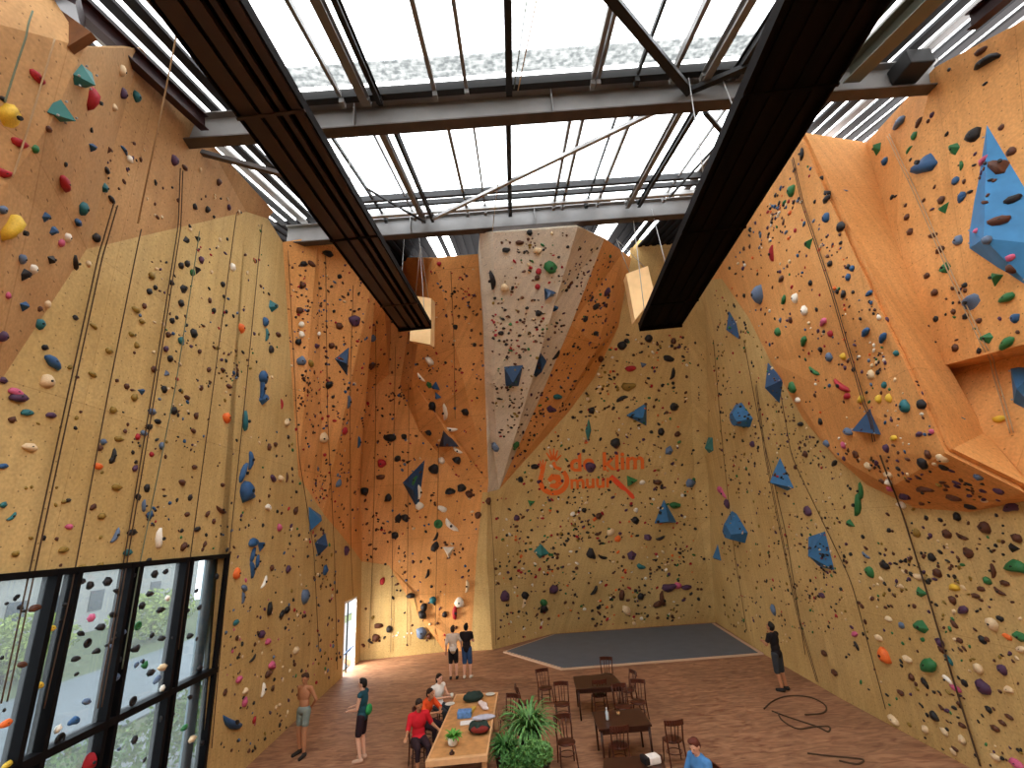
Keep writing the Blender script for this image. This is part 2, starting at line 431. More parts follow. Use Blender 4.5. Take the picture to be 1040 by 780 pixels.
# ------------------------------------------------------------------ roof
def zb(y): return 13.0 + .25 * (max(y, 3.5) - 7.15)
STEEL = mat('grey_painted_steel', '#7A7876', .55, .1, var=.08, scale=3)
STEELL = mat('light_galvanised_steel', '#A5A4A2', .5, .2, var=.08, scale=5)
STEELD = mat('dark_painted_steel', '#262525', .6, .1)
BRN = mat('brown_red_oxide_steel', '#504844', .55, .1, var=.15, scale=3)
MAROON = mat('maroon_painted_steel', '#331718', .5, .1)
def glassy(name, tr, col='#F2F6F8', gloss=.06, tint=(.97, .985, 1, 1)):
    m = bpy.data.materials.new(name); m.use_nodes = True
    nt = m.node_tree; N = nt.nodes.new; K = nt.links.new
    nt.nodes.remove(nt.nodes['Principled BSDF']); out = nt.nodes['Material Output']
    t = N('ShaderNodeBsdfTransparent'); t.inputs[0].default_value = tint
    g = N('ShaderNodeBsdfGlossy'); g.inputs['Roughness'].default_value = .03
    s = N('ShaderNodeBsdfTranslucent'); s.inputs[0].default_value = srgb(col)
    m1 = N('ShaderNodeMixShader'); m1.inputs[0].default_value = tr; K(t.outputs[0], m1.inputs[1]); K(s.outputs[0], m1.inputs[2])
    m2 = N('ShaderNodeMixShader'); m2.inputs[0].default_value = gloss; K(m1.outputs[0], m2.inputs[1]); K(g.outputs[0], m2.inputs[2])
    K(m2.outputs[0], out.inputs['Surface']); return m
SKYG = glassy('milky_skylight_glass', .25)
FLASH = bpy.data.materials.new('mottled_translucent_strip'); FLASH.use_nodes = True
_n = FLASH.node_tree; _b = _n.nodes['Principled BSDF']; _n.nodes.remove(_b)
_t = _n.nodes.new('ShaderNodeBsdfTranslucent'); _x = _n.nodes.new('ShaderNodeTexNoise'); _x.inputs['Scale'].default_value = 9; _x.inputs['Detail'].default_value = 6
_c = _n.nodes.new('ShaderNodeTexCoord'); _n.links.new(_c.outputs['Object'], _x.inputs['Vector'])
_r = _n.nodes.new('ShaderNodeValToRGB'); _r.color_ramp.elements[0].position = .35; _r.color_ramp.elements[1].position = .65; _r.color_ramp.elements[0].color = (.07, .075, .075, 1); _r.color_ramp.elements[1].color = (.19, .195, .19, 1)
_n.links.new(_x.outputs['Fac'], _r.inputs['Fac']); _n.links.new(_r.outputs['Color'], _t.inputs[0]); _n.links.new(_t.outputs[0], _n.nodes['Material Output'].inputs['Surface'])
WING = glassy('dimming_window_glass', .05, gloss=.05, tint=(.58, .63, .66, 1))  # tint added to dim the over-bright street seen through the pane
# two main transverse beams, each a plated girder
def girder(y, x0, x1, nm, label, h=.68):
    z = zb(y); t = empty(nm, V((x0, y, z)), 0, label, 'roof beam')
    bm = NB(); box(bm, ((x1 - x0) / 2, .13, h / 2), (x1 - x0, .04, h - .06)); obj('beam_web', bm, STEEL, t)
    bm = NB(); box(bm, ((x1 - x0) / 2, .10, .015), (x1 - x0, .26, .03)); obj('bottom_flange', bm, BRN, t)
    bm = NB(); box(bm, ((x1 - x0) / 2, .10, h - .015), (x1 - x0, .26, .03)); obj('top_flange', bm, STEEL, t)
    bm = NB()
    for k in range(1, int((x1 - x0) / 4.1)):
        box(bm, (k * 4.1, .045, h / 2), (.02, .13, h - .08))
    obj('stiffener', bm, STEEL, t)
    return t
girder(7.15, -6.95, 9.35, 'roof_beam', 'near long grey steel beam crossing under the skylight with brown underside')
girder(12.5, -7.05, 6.9, 'roof_beam', 'far grey steel beam crossing in front of the hanging beige prow')
# transverse purlins and the ribbed upstand strip
def across(nm, y, zo, w, h, m, label, x0=-7.0, x1=9.6):
    bm = NB(); beam(bm, V((x0, y, zb(y) + zo)), V((x1, y, zb(y) + zo)), w, h)
    return tag(obj(nm, bm, m), label, 'roof purlin')
across('roof_purlin', 6.98, .70, .14, .22, STEELD, 'dark steel purlin just above the near cross beam', -4.3, 5.9)
bm = NB()
ys = [6.30 + i * .046 for i in range(13)]
for a, b in zip(ys[:-1], ys[1:]):
    k = ys.index(a) % 2
    vv = [bm.verts.new((x, y, zb(y) + .88 + (.02 if (k + j) % 2 else 0))) for x, y, j in ((-4.3, a, 0), (5.9, a, 0), (5.9, b, 1), (-4.3, b, 1))]
    bm.faces.new(vv)
o = tag(obj('flashing_sheet', bm, FLASH), 'mottled light grey ribbed flashing strip across the skylight before the near beam', 'flashing')
across('roof_purlin', 11.05, .60, .09, .20, STEELD, 'thin dark purlin, first of three before the far cross beam', -4.3, 6.6)
across('roof_purlin', 11.5, .60, .08, .16, STEELD, 'thin dark purlin, middle of three before the far cross beam', -4.3, 6.6)
across('roof_purlin', 12.0, .55, .10, .14, STEELL, 'light grey purlin nearest to the far cross beam', -4.3, 6.6)
# longitudinal glazing bars: x taken where each meets the near beam
gb1 = [(347, .05), (372, .12), (386, .07), (443, .06), (475, .05), (517, .09), (599, .06), (604, .05), (641, .04), (675, .06), (705, .11), (732, .08), (300, .04)]
gb2 = [(372, .03), (385, .10), (399, .06), (453, .05), (480, .035), (516, .08), (580, .05), (593, .05), (627, .03), (643, .05), (685, .09), (701, .07), (735, .03), (326, .04)]
def xat(px, y):    # x of the roof bar seen at this column over the near beam
    return onZ(px, 100 if y < 7 else 122, zb(7.0) + .62).x
order1 = sorted(gb1); order2 = sorted(gb2)
def nth(i, n): return 'leftmost' if i == 0 else 'rightmost' if i == n - 1 else ['second', 'third', 'fourth', 'fifth', 'sixth', 'seventh', 'eighth', 'ninth', 'tenth', 'eleventh', 'twelfth', 'thirteenth'][i - 1] + ' from left'
BARG = 'glazing bars under the skylight'
bars = []
for i, (px, w) in enumerate(order1):
    w *= 1.35; x = onZ(px, 100, zb(7.0) + .6).x; z = zb(7.0) + .5
    bm = NB(); y0 = 1.5
    if w > .09: ibeam(bm, (x, y0, zb(3.5) + .5), (x, 3.5, zb(3.5) + .5), w, .2); ibeam(bm, (x, 3.5, zb(3.5) + .5), (x, 6.95, zb(6.95) + .5), w, .2)
    else:
        beam(bm, (x, y0, zb(3.5) + .62), (x, 3.5, zb(3.5) + .62), w, w * 1.6); beam(bm, (x, 3.5, zb(3.5) + .62), (x, 6.85, zb(6.85) + .62), w, w * 1.6)
    box(bm, (x, 7.0, zb(7.0) + .56), (max(w, .09), .16, .18))
    tag(obj('glazing_bar', bm, STEEL if i % 3 else STEELD), 'sloping steel glazing bar before the near beam, ' + nth(i, 13), 'glazing bar', BARG)
for i, (px, w) in enumerate(order2):
    w *= 1.45; x = onZ(px, 122, zb(7.6) + .6).x
    bm = NB()
    if w > .08: ibeam(bm, (x, 7.4, zb(7.4) + .45), (x, 12.45, zb(12.45) + .45), w, .16)
    else: beam(bm, (x, 7.3, zb(7.3) + .62), (x, 12.3, zb(12.3) + .62), w, w * 1.6)
    box(bm, (x, 12.36, zb(12.36) + .58), (max(w, .09), .16, .2))
    tag(obj('glazing_bar', bm, STEEL if i % 3 else STEELD), 'sloping steel glazing bar between the two cross beams, ' + nth(i, 14), 'glazing bar', BARG)
# glass panes
xs = [-4.3, -2.55, -1.05, .35, 1.75, 3.3, 5.9]
pn = 0
for row, (ya, yb) in enumerate(((3.5, 6.3), (7.2, 12.55))):
    for i in range(6):
        bm = NB(); za, zc = zb(ya) + .85, zb(yb) + .85
        beam(bm, ((xs[i] + xs[i + 1]) / 2, ya, za), ((xs[i] + xs[i + 1]) / 2, yb, zc), xs[i + 1] - xs[i] - .02, .012)
        pn += 1; o = obj('window_%d' % pn, bm, SKYG); o['kind'] = 'structure'
bm = NB(); box(bm, (.8, -1.5, zb(0) + .85), (10.2, 10, .012)); pn += 1; o = obj('window_%d' % pn, bm, SKYG); o['kind'] = 'structure'
# side roofs: longitudinal ribs with daylight slots between them
SHEET = mat('dark_corrugated_sheet', '#2C2C2E', .7, .0, spec=.1)
def side_roof(xa, xb, nm, lab, pitch, gap):
    t = empty(nm, V((xa, 0, zb(0) + .8)), 0, lab, 'roof'); del t['category']; del t['label']; t['kind'] = 'structure'
    x = xa; i = 0
    while x < xb:
        w = pitch * (1 - gap)
        bm = NB()
        for (ya, yb) in ((-7, 3.5), (3.5, 12.6)):
            beam(bm, (x + w / 2 - xa, ya, zb(ya) - zb(0)), (x + w / 2 - xa, yb, zb(yb) - zb(0)), w, .07)
        obj('roof_rib', bm, SHEET if i % 4 else STEEL, t); x += pitch; i += 1
side_roof(-7.95, -4.35, 'ceiling_left', 'x', .34, .42)
side_roof(6.0, 11.5, 'ceiling_right', 'x', .36, .42)
# rear roof: dark corrugated ceiling with three daylight strips
bm = NB()
def zr(y): return zb(12.5) + .85 + .3 * (y - 12.5)
def strip(x0, x1):
    n = max(1, int((x1 - x0) / .16))
    for i in range(n):
        xa = x0 + (x1 - x0) * i / n; xb = x0 + (x1 - x0) * (i + 1) / n; d = .05 if i % 2 else 0
        beam(bm, ((xa + xb) / 2, 12.55, zr(12.55) + d), ((xa + xb) / 2, 25.5, zr(25.5) + d), xb - xa + .01, .08)
strip(-9.5, -2.9); strip(-2.45, -2.3); strip(-2.0, 3.75); strip(4.55, 5.5); strip(5.7, 5.9); strip(6.15, 11.5)
struct('ceiling_rear', bm, mat('black_corrugated_sheet', '#17171A', .8, spec=.05))
# fascia between left wall and roof ribs (the red-brown purlins)
for x, lab in ((-5.9, 'maroon lengthwise purlin above the left wall'),):
    bm = NB(); ibeam(bm, (x, -3, zb(0) + .35), (x, 3.5, zb(3.5) + .35), .16, .3); ibeam(bm, (x, 3.5, zb(3.5) + .35), (x, 7.1, zb(7.1) + .35), .16, .3)
    tag(obj('roof_purlin', bm, MAROON), lab, 'roof purlin')
bm = NB(); ibeam(bm, (7.4, -3, zb(0) + .4), (7.4, 3.5, zb(3.5) + .4), .35, .35); ibeam(bm, (7.4, 3.5, zb(3.5) + .4), (7.4, 7.1, zb(7.1) + .4), .35, .35)
tag(obj('roof_purlin', bm, mat('olive_grey_steel', '#6E6F62', .5, .3)), 'wide grey-green lengthwise girder right of the black panel', 'roof purlin')
bm = NB(); ibeam(bm, (8.6, -3, zb(0) + .3), (8.6, 3.5, zb(3.5) + .3), .18, .3); ibeam(bm, (8.6, 3.5, zb(3.5) + .3), (8.6, 5.9, zb(5.9) + .3), .18, .3)
tag(obj('roof_purlin', bm, MAROON), 'short red-brown lengthwise purlin above the upper right wall', 'roof purlin')
# bracing
def P(px, py, z): return onZ(px, py, z)
def brace(a, b, w, h, m, lab):
    bm = NB(); beam(bm, a, b, w, h); tag(obj('roof_brace', bm, m), lab, 'brace')
brace(P(440, 222, 14.6), P(664, 114, 13.5), .09, .09, STEELL, 'long light grey diagonal tie between the two cross beams')
brace(P(612, -12, 12.7), P(700, 93, 13.35), .16, .14, STEELD, 'thick dark diagonal strut running down to the near beam')
brace(P(702, 92, 13.35), P(800, 50, 13.2), .12, .10, STEELD, 'dark strut from the near beam joint towards the black panel')
brace(P(716, 114, 13.5), P(760, 165, 14.0), .09, .09, STEELD, 'short dark brace behind the near beam beside the black panel')
brace(P(186, 150, 13.2), P(305, 182, 13.9), .12, .10, BRN, 'brown strut from the left wall under the roof ribs')
brace(P(735, 140, 13.9), P(680, 200, 14.2), .05, .05, STEELD, 'thin dark rod slanting beside the black panel')
brace(P(370, 190, 14.2), P(432, 226, 14.5), .05, .05, STEELD, 'thin dark rod meeting the far beam right of the brown panel')
brace(P(66, -10, 11.9), P(80, 40, 12.9), .22, .2, mat('dark_plum_steel', '#2E2228', .5, .2), 'dark steel bracket at the top of the left wall')
# brackets where bars meet the beam
# ------------------------------------------------------------------ the two long hanging heater panels
PBR = mat('brown_panel_steel', '#3A2A22', .35, .3, var=.12, scale=2)
PBD = mat('dark_panel_groove', '#120D0B', .7, .0, spec=.05)
PBK = mat('black_panel_steel', '#0B0909', .7, .0, spec=.05)
def heater(z, a, b, a0, b0, nm, label, m1, m2, ribs, hh=.20):
    """a,b: far end corners (left,right); a0,b0: the same edges far behind; ribs: (position across, width, drop)"""
    A, B = onZ(*a, z), onZ(*b, z); A0, B0 = onZ(*a0, z), onZ(*b0, z)
    d = ((A0 - A).normalized() + (B0 - B).normalized()).normalized()
    Ln = A.y + 2.0
    s = V((d.y, -d.x, 0)).normalized()
    if s.x < 0: s = -s
    w = (B - A).dot(s); mid = (A + B) / 2
    t = empty(nm, mid, 0, label, 'ceiling heater')
    def lb(bm, off, ww, z0, z1, l0=0, l1=None):
        l1 = Ln / abs(d.y) if l1 is None else l1
        p = s * off; beam(bm, p + d * l0 + V((0, 0, (z0 + z1) / 2)), p + d * l1 + V((0, 0, (z0 + z1) / 2)), ww, z1 - z0)
    bm = NB(); lb(bm, 0, w, .10, hh); obj('panel_casing', bm, m2, t)
    for k, (po, ww, dr) in enumerate(ribs):
        bm = NB(); lb(bm, po * w, ww * w, .10 - dr, .101); obj('panel_rib', bm, m1 if k % 2 == 0 else m2, t)
    for k in (-1, 1):
        bm = NB(); lb(bm, k * (w / 2 + .01), .03, .02, hh + .01); obj('side_flange', bm, m2, t)
    for k in range(4):
        bm = NB(); q = 1.6 + k * 3.2; lb(bm, 0, w + .06, -.015, .015, q, q + .05); obj('cross_strap', bm, m2 if k % 2 else m1, t)
    bm = NB(); lb(bm, 0, w + .05, -.04, hh + .04, -.06, 0.0); obj('end_cap', bm, m2, t)
    for k in (-1, 1):
        for q in (.3, 6.0):
            top = zb(min(12, mid.y + q * d.y)) + .5 - z
            bm = NB(); tube(bm, [s * (k * w * .4) + d * q + V((0, 0, hh)), s * (k * w * .25) + d * q + V((0, 0, top))], .012, 6); obj('suspension_wire', bm, STEELL, t)
    return t, d, s, w
heater(11.4, (405, 335), (437, 332), (145, 0), (247, 0), 'heating_panel', 'long brown ribbed heating panel hanging under the left side of the skylight', PBR, PBD,
       [(-.34, .26, .05), (-.15, .06, .0), (-.03, .18, .09), (.09, .03, .0), (.19, .08, .06), (.27, .06, .0), (.42, .14, .09)])
hr, hd, hs, hw = heater(10.6, (652, 331), (690, 334), (800, 0), (905, 0), 'heating_panel', 'long black heating panel hanging under the right side of the skylight', PBK, PBD,
       [(-.35, .10, .03), (-.12, .10, .03), (.12, .10, .03), (.35, .10, .03)])
# pale half-round reflector rim at the end of the black panel
bm = NB(); tube(bm, [hs * (math.cos(a) * hw * .27) - hd * .08 + V((0, 0, .10 - .11 * math.sin(a))) for a in [PI * i / 10 for i in range(11)]], .018, 6)
obj('reflector_rim', bm, mat('dull_white_enamel', '#A9A5A2', .4), hr)

# plywood boxes hanging on wires behind the panel ends
PLY = mat('pale_plywood', '#E8C089', .6, var=.08, scale=3)
def ply(pts, y, dpt, label, top):
    P4 = [onY(px, py, y) for px, py in pts]; c = sum(P4, V()) / 4
    t = empty('plywood_baffle', c, 0, label, 'hanging box')
    bm = NB(); a = [bm.verts.new(p - c) for p in P4]; b = [bm.verts.new(p - c + V((.05, dpt, .1))) for p in P4]
    bm.faces.new(a); bm.faces.new(b[::-1])
    for i in range(4): bm.faces.new((a[i], b[i], b[(i + 1) % 4], a[(i + 1) % 4]))
    bmesh.ops.recalc_face_normals(bm, faces=bm.faces[:]); obj('box_body', bm, PLY, t)
    bm = NB(); m_ = (P4[0] + P4[3]) / 2 - c
    for k in (.15, .85):
        q = (P4[0] - c).lerp(P4[3] - c, k); tube(bm, [q, onZ(top[0], top[1], 14.0) - c], .012, 6)
    obj('hanging_wire', bm, STEELL, t)
ply([(419, 300), (416, 346), (437, 350), (438, 303)], 14.3, .5, 'pale plywood box hanging behind the end of the brown panel', (427, 250))
ply([(636, 278), (645, 325), (665, 300), (658, 270)], 13.6, .6, 'pale plywood box hanging left of the black panel end', (626, 243))

# ------------------------------------------------------------------ window in the left wall
FRM = mat('black_window_frame', '#0E0D0F', .6, .0, spec=.1)
FRB = mat('brown_window_inner_frame', '#6B4A3A', .5, .1)
def wv(y, z, off): return Lyz(y, z, off)
wn = empty('window_20', Lyz(WY1, WZ0), 0); wn['kind'] = 'structure'
o0 = wn.location.copy()
bm = NB()
mz = 2.53
def wb(y0, z0, y1, z1, w, d, off=-.02): beam(bm, wv(y0, z0, off) - o0, wv(y1, z1, off) - o0, d if y0 == y1 else d, w, up=(0, 0, 1) if y0 != y1 else (0, 1, 0))
wb(WY0, WZ1 - .04, WY1, WZ1 - .04, .09, .2); wb(WY0, WZ0 + .04, WY1, WZ0 + .04, .09, .2)
wb(WY1 - .05, WZ0, WY1 - .05, WZ1, .10, .2); obj('outer_frame', bm, FRM, wn)
# posts located from the photograph
post_px = [(62, 585), (133, 572), (187, 570)]
posts = []
for px, py in post_px:
    d = ray(px, py + 18); k = (LA - CAM).dot(LN) / d.dot(LN); posts.append((CAM + d * k).y)
for y, w in zip(posts, (.34, .20, .16)):
    bm = NB(); wb(y - w / 2, WZ0, y - w / 2, WZ1, .07, .22); obj('mullion', bm, FRM, wn)
    bm = NB(); wb(y + w / 2, WZ0, y + w / 2, WZ1, .07, .22); obj('mullion', bm, FRM, wn)
    bm = NB(); wb(y, WZ0, y, WZ1, w * .3, .05, -.10); obj('mullion_strip', bm, FRB, wn)
yq = posts[0] - 1.15
while yq > WY0:
    bm = NB(); wb(yq, WZ0, yq, WZ1, .10, .22); obj('mullion', bm, FRM, wn); yq -= 1.3
bm = NB(); wb(WY0, mz, WY1, mz, .11, .22); obj('transom', bm, FRM, wn)
bm = NB(); wb(WY1 - .42, WZ0, WY1 - .42, WZ1, .32, .04, -.12); obj('side_glass_post', bm, mat('grey_blue_post', '#6F8388', .5), wn)
bm = NB(); beam(bm, wv(WY0, (WZ0 + WZ1) / 2, -.06) - o0, wv(WY1, (WZ0 + WZ1) / 2, -.06) - o0, .012, WZ1 - WZ0); obj('pane', bm, WING, wn)
# outside: street, verge, building, hedge
ASP = mat('wet_grey_asphalt', '#50585E', .5, var=.15, scale=.6)
bm = NB(); box(bm, (-38, 12, -.35), (60, 90, .1)); o = obj('outside_ground', bm, mat('verge_grass', '#4C5633', .9, var=.3, scale=3)); o['kind'] = 'structure'
bm = NB(); box(bm, (-17.5, 12, -.27), (8, 90, .06)); o = obj('outside_street', bm, ASP); o['kind'] = 'structure'
bm = NB(); box(bm, (-10.2, 12, -.27), (4.2, 90, .06)); o = obj('outside_path', bm, mat('pale_paving', '#6A6E70', .7, var=.15, scale=2)); o['kind'] = 'structure'
LEAF = mat('hedge_leaf', '#5D7A35', .7, var=.4, scale=20); LEAF2 = mat('shrub_leaf', '#3F6B33', .7, var=.3, scale=20)
def leaf_cloud(bm, c, r, n, s, seed):
    rnd = random.Random(seed); c = V(c)
    for i in range(n):
        d = V((rnd.gauss(0, 1), rnd.gauss(0, 1), rnd.gauss(0, 1))).normalized(); p = c + V((d.x * r[0], d.y * r[1], d.z * r[2])) * (rnd.random() ** .4)
        q = Quaternion((rnd.gauss(0, 1), rnd.gauss(0, 1), rnd.gauss(0, 1), rnd.gauss(0, 1))).normalized()
        vs = [bm.verts.new(p + q @ V(v) * s) for v in ((-.5, 0, 0), (0, -.28, .05), (.6, 0, 0), (0, .28, .05))]
        bm.faces.new(vs)
hedges = [(-8.9, 8.2, .9, 1.0), (-9.0, 10.9, .8, 1.05), (-8.9, 13.6, .9, 1.0)]
for i, (x, y, z, s) in enumerate(hedges):
    t = empty('hedge_shrub', (x, y, -.3), 0, ['leafy green shrub outside the lower window, nearest one', 'leafy green shrub outside the lower window, middle one', 'leafy green shrub outside the lower window, farthest one'][i], 'shrub', 'shrubs outside the window')
    bm = NB(); leaf_cloud(bm, (0, 0, z + .3), (1.0 * s, 1.2 * s, .9 * s), 1400, .14, i); obj('foliage', bm, LEAF, t)
    bm = NB(); tube(bm, [(0, 0, 0), (.05, .02, .6), (.1, 0, 1.1)], [.05, .04, .02], 6); obj('stem', bm, mat('bark', '#4A3A2A', .9), t)
for i, y in enumerate((16, 24, 33)):
    t = empty('street_tree', (-25, y, -.3), 0, ['yellow-green bush across the street seen through the window, near one', 'yellow-green bush across the street, the middle one', 'yellow-green bush across the street, farthest one'][i], 'bush', 'bushes across the street')
    bm = NB(); leaf_cloud(bm, (0, 0, 1.6), (1.8, 3.2, 1.5), 1500, .3, 20 + i); obj('foliage', bm, mat('bush_leaf', '#8A9A4A', .8, var=.3, scale=5), t)
    bm = NB(); tube(bm, [(0, 0, 0), (0, 0, 1.5)], [.1, .06], 6); obj('trunk', bm, mat('bark', '#4A3A2A', .9), t)
# rear door: open doorway with white jamb and a half-open glazed leaf
dr = empty('door_1', Lyz(DY0, 0), 0); dr['kind'] = 'structure'; do = dr.location.copy()
WHI = mat('white_door_paint', '#E9ECEE', .4)
def db(bm, y0, z0, y1, z1, w, off=-.06, d=.14): beam(bm, Lyz(y0, z0, off) - do, Lyz(y1, z1, off) - do, d, w, up=(0, 0, 1) if y0 != y1 else (0, 1, 0))
bm = NB(); db(bm, DY0 + .04, 0, DY0 + .04, DZ, .08); db(bm, DY1 - .04, 0, DY1 - .04, DZ, .08); db(bm, DY0, DZ - .04, DY1, DZ - .04, .08); obj('door_frame', bm, WHI, dr)
bm = NB(); db(bm, DY0 + .62, 0, DY0 + .62, DZ, .05, -.05, .05); obj('door_mullion', bm, FRM, dr)
bm = NB(); beam(bm, Lyz(DY0 + .1, .75, .02) - do, Lyz(DY0 + .6, .95, .25) - do, .05, .05); obj('push_bar', bm, mat('blue_bar', '#28436B', .4), dr)

# ------------------------------------------------------------------ light: overcast sky, plus the glare at the open rear door
w = bpy.data.worlds.new('sky'); bpy.context.scene.world = w; w.use_nodes = True
bg = w.node_tree.nodes['Background']; bg.inputs[0].default_value = (.98, .99, 1.0, 1); bg.inputs[1].default_value = 5.9
def area(nm, loc, rot, sx, sy, power, portal=False, col=(1, 1, 1)):
    l = bpy.data.lights.new(nm, 'AREA'); l.shape = 'RECTANGLE'; l.size = sx; l.size_y = sy; l.energy = power; l.color = col
    l.cycles.is_portal = portal
    o = bpy.data.objects.new(nm, l); C.objects.link(o); o.location = loc; o.rotation_euler = rot; return o
sl = math.atan(.25)
area('skylight_portal', (.8, 7.8, zb(7.8) + 1.2), (sl, 0, 0), 11, 10.5, 1, True)
area('skylight_portal', (.8, -1.5, zb(0) + 1.1), (0, 0, 0), 11, 10, 1, True)
area('side_portal', (-6.1, 4, zb(4) + 1.2), (sl, 0, 0), 4, 18, 1, True)
area('side_portal', (8.6, 4, zb(4) + 1.2), (sl, 0, 0), 5.4, 18, 1, True)
area('window_portal', (-7.2, 4, 2.8), (0, -PI / 2, 0), 4.3, 14.4, 1, True)
# spot and area lamps added outside the rear doorway, standing in for the bright yard
yl = bpy.data.lights.new('door_yard_spot', 'SPOT'); yl.energy = 7000; yl.spot_size = .5; yl.spot_blend = .5; yl.shadow_soft_size = .9; yl.color = (1, .93, .8)
yo = bpy.data.objects.new('door_yard_spot', yl); C.objects.link(yo)
src = V((-14.5, 17.0, 3.3)); yo.location = src
yo.rotation_euler = (V((-7.4, 20.8, 1.3)) - src).to_track_quat('-Z', 'Y').to_euler()

ar = area('door_daylight', (-8.6, 20.9, 1.6), (0, 0, 0), 1.8, 2.4, 420, col=(1, .96, .88)); ar.rotation_euler = V((1, .35, -.08)).to_track_quat('-Z', 'Y').to_euler()
# pale house fronts across the street
for i, (y0, y1, hh_, c) in enumerate(((-2, 14, 7, '#8B8F92'), (15, 30, 8.5, '#7C8084'), (31, 50, 7.5, '#93918C'))):
    t = empty('street_house', (-34, (y0 + y1) / 2, -.3), 0, ['nearest grey house front across the street', 'taller middle grey house front across the street', 'farthest beige-grey house front across the street'][i], 'house', 'house fronts across the street')
    bm = NB(); box(bm, (-3, 0, hh_ / 2), (6, y1 - y0, hh_)); obj('wall', bm, mat('house_render_%s' % 'abc'[i], c, .8, var=.1, scale=1), t)
    bm = NB(); box(bm, (-3, 0, hh_ + .15), (6.6, y1 - y0 + .4, .3)); obj('roof', bm, mat('roof_slate', '#3C3E42', .7), t)
    n = int((y1 - y0) / 3)
    for k in range(n):
        for z in (1.6, 4.6):
            bm = NB(); box(bm, (.02, -(y1 - y0) / 2 + 1.5 + k * 3, z + .6), (.08, 1.2, 1.5)); obj('window', bm, mat('dark_pane', '#2E363C', .2), t)
# timber fascia over the near left facet
bm = NB(); beam(bm, onZ(-10, -25, 12.6), L(84, 44, 1.38), .10, .35); tag(obj('fascia_board', bm, mat('brown_fascia', '#6B4426', .6, var=.2)), 'brown timber board along the top of the near left facet', 'board')
bm = NB(); box(bm, onZ(925, 68, 13.35), (.5, .5, .35), bev=.03); tag(obj('beam_bracket', bm, STEELD), 'black steel bracket block on the right end of the near beam', 'bracket')
# ------------------------------------------------------------------ surface lookup
_vv = []; _ff = []
for wl in ALL_POLYS:
    for tri in wl:
        b = len(_vv); _vv += tri; _ff.append(tuple(range(b, b + len(tri))))
b = len(_vv); _vv += [Lyz(WY0, WZ0), Lyz(WY1, WZ0), Lyz(WY1, WZ1), Lyz(WY0, WZ1)]; _ff.append((b, b + 1, b + 2, b + 3))
BVH = BVHTree.FromPolygons(_vv, _ff)
def hit(px, py):
    d = ray(px, py).normalized(); p, n, i, dist = BVH.ray_cast(CAM, d)
    if p is None or p.z < .05: return None
    if n.dot(d) > 0: n = -n
    return p, n, dist
def frame(n):
    """axes on a wall: right-hand and up along the surface"""
    u = V((0, 0, 1)); u = (u - n * u.dot(n)); u = u.normalized() if u.length > .05 else V((0, 1, 0))
    return u.cross(n).normalized(), u
COL = {'k': ('black', '#1E1B1C'), 'b': ('blue', '#28507A'), 't': ('teal', '#24646A'), 'g': ('green', '#2C6B3C'), 'r': ('red', '#A3202B'),
       'y': ('yellow', '#D8B23A'), 'w': ('white', '#E6DECF'), 'p': ('purple', '#4B2F4A'), 'o': ('orange', '#E06A2B'), 'n': ('brown', '#54301F'),
       'm': ('pink', '#C0587A'), 'e': ('olive', '#8A6F2E'), 's': ('grey-blue', '#5B6C85'), 'c': ('cream', '#D9BF98')}
HM = {}
def hmat(c):
    if c not in HM:
        m = mat('hold_resin_' + COL[c][0].replace('-', '_'), COL[c][1], .55, var=.12, scale=18, spec=.35); HM[c] = m
    return HM[c]
SH = {'o': 'round knob', 'e': 'elongated jug', 'w': 'wedge', 'f': 'long fin', 'd': 'ring-shaped', 'c': 'bowl'}
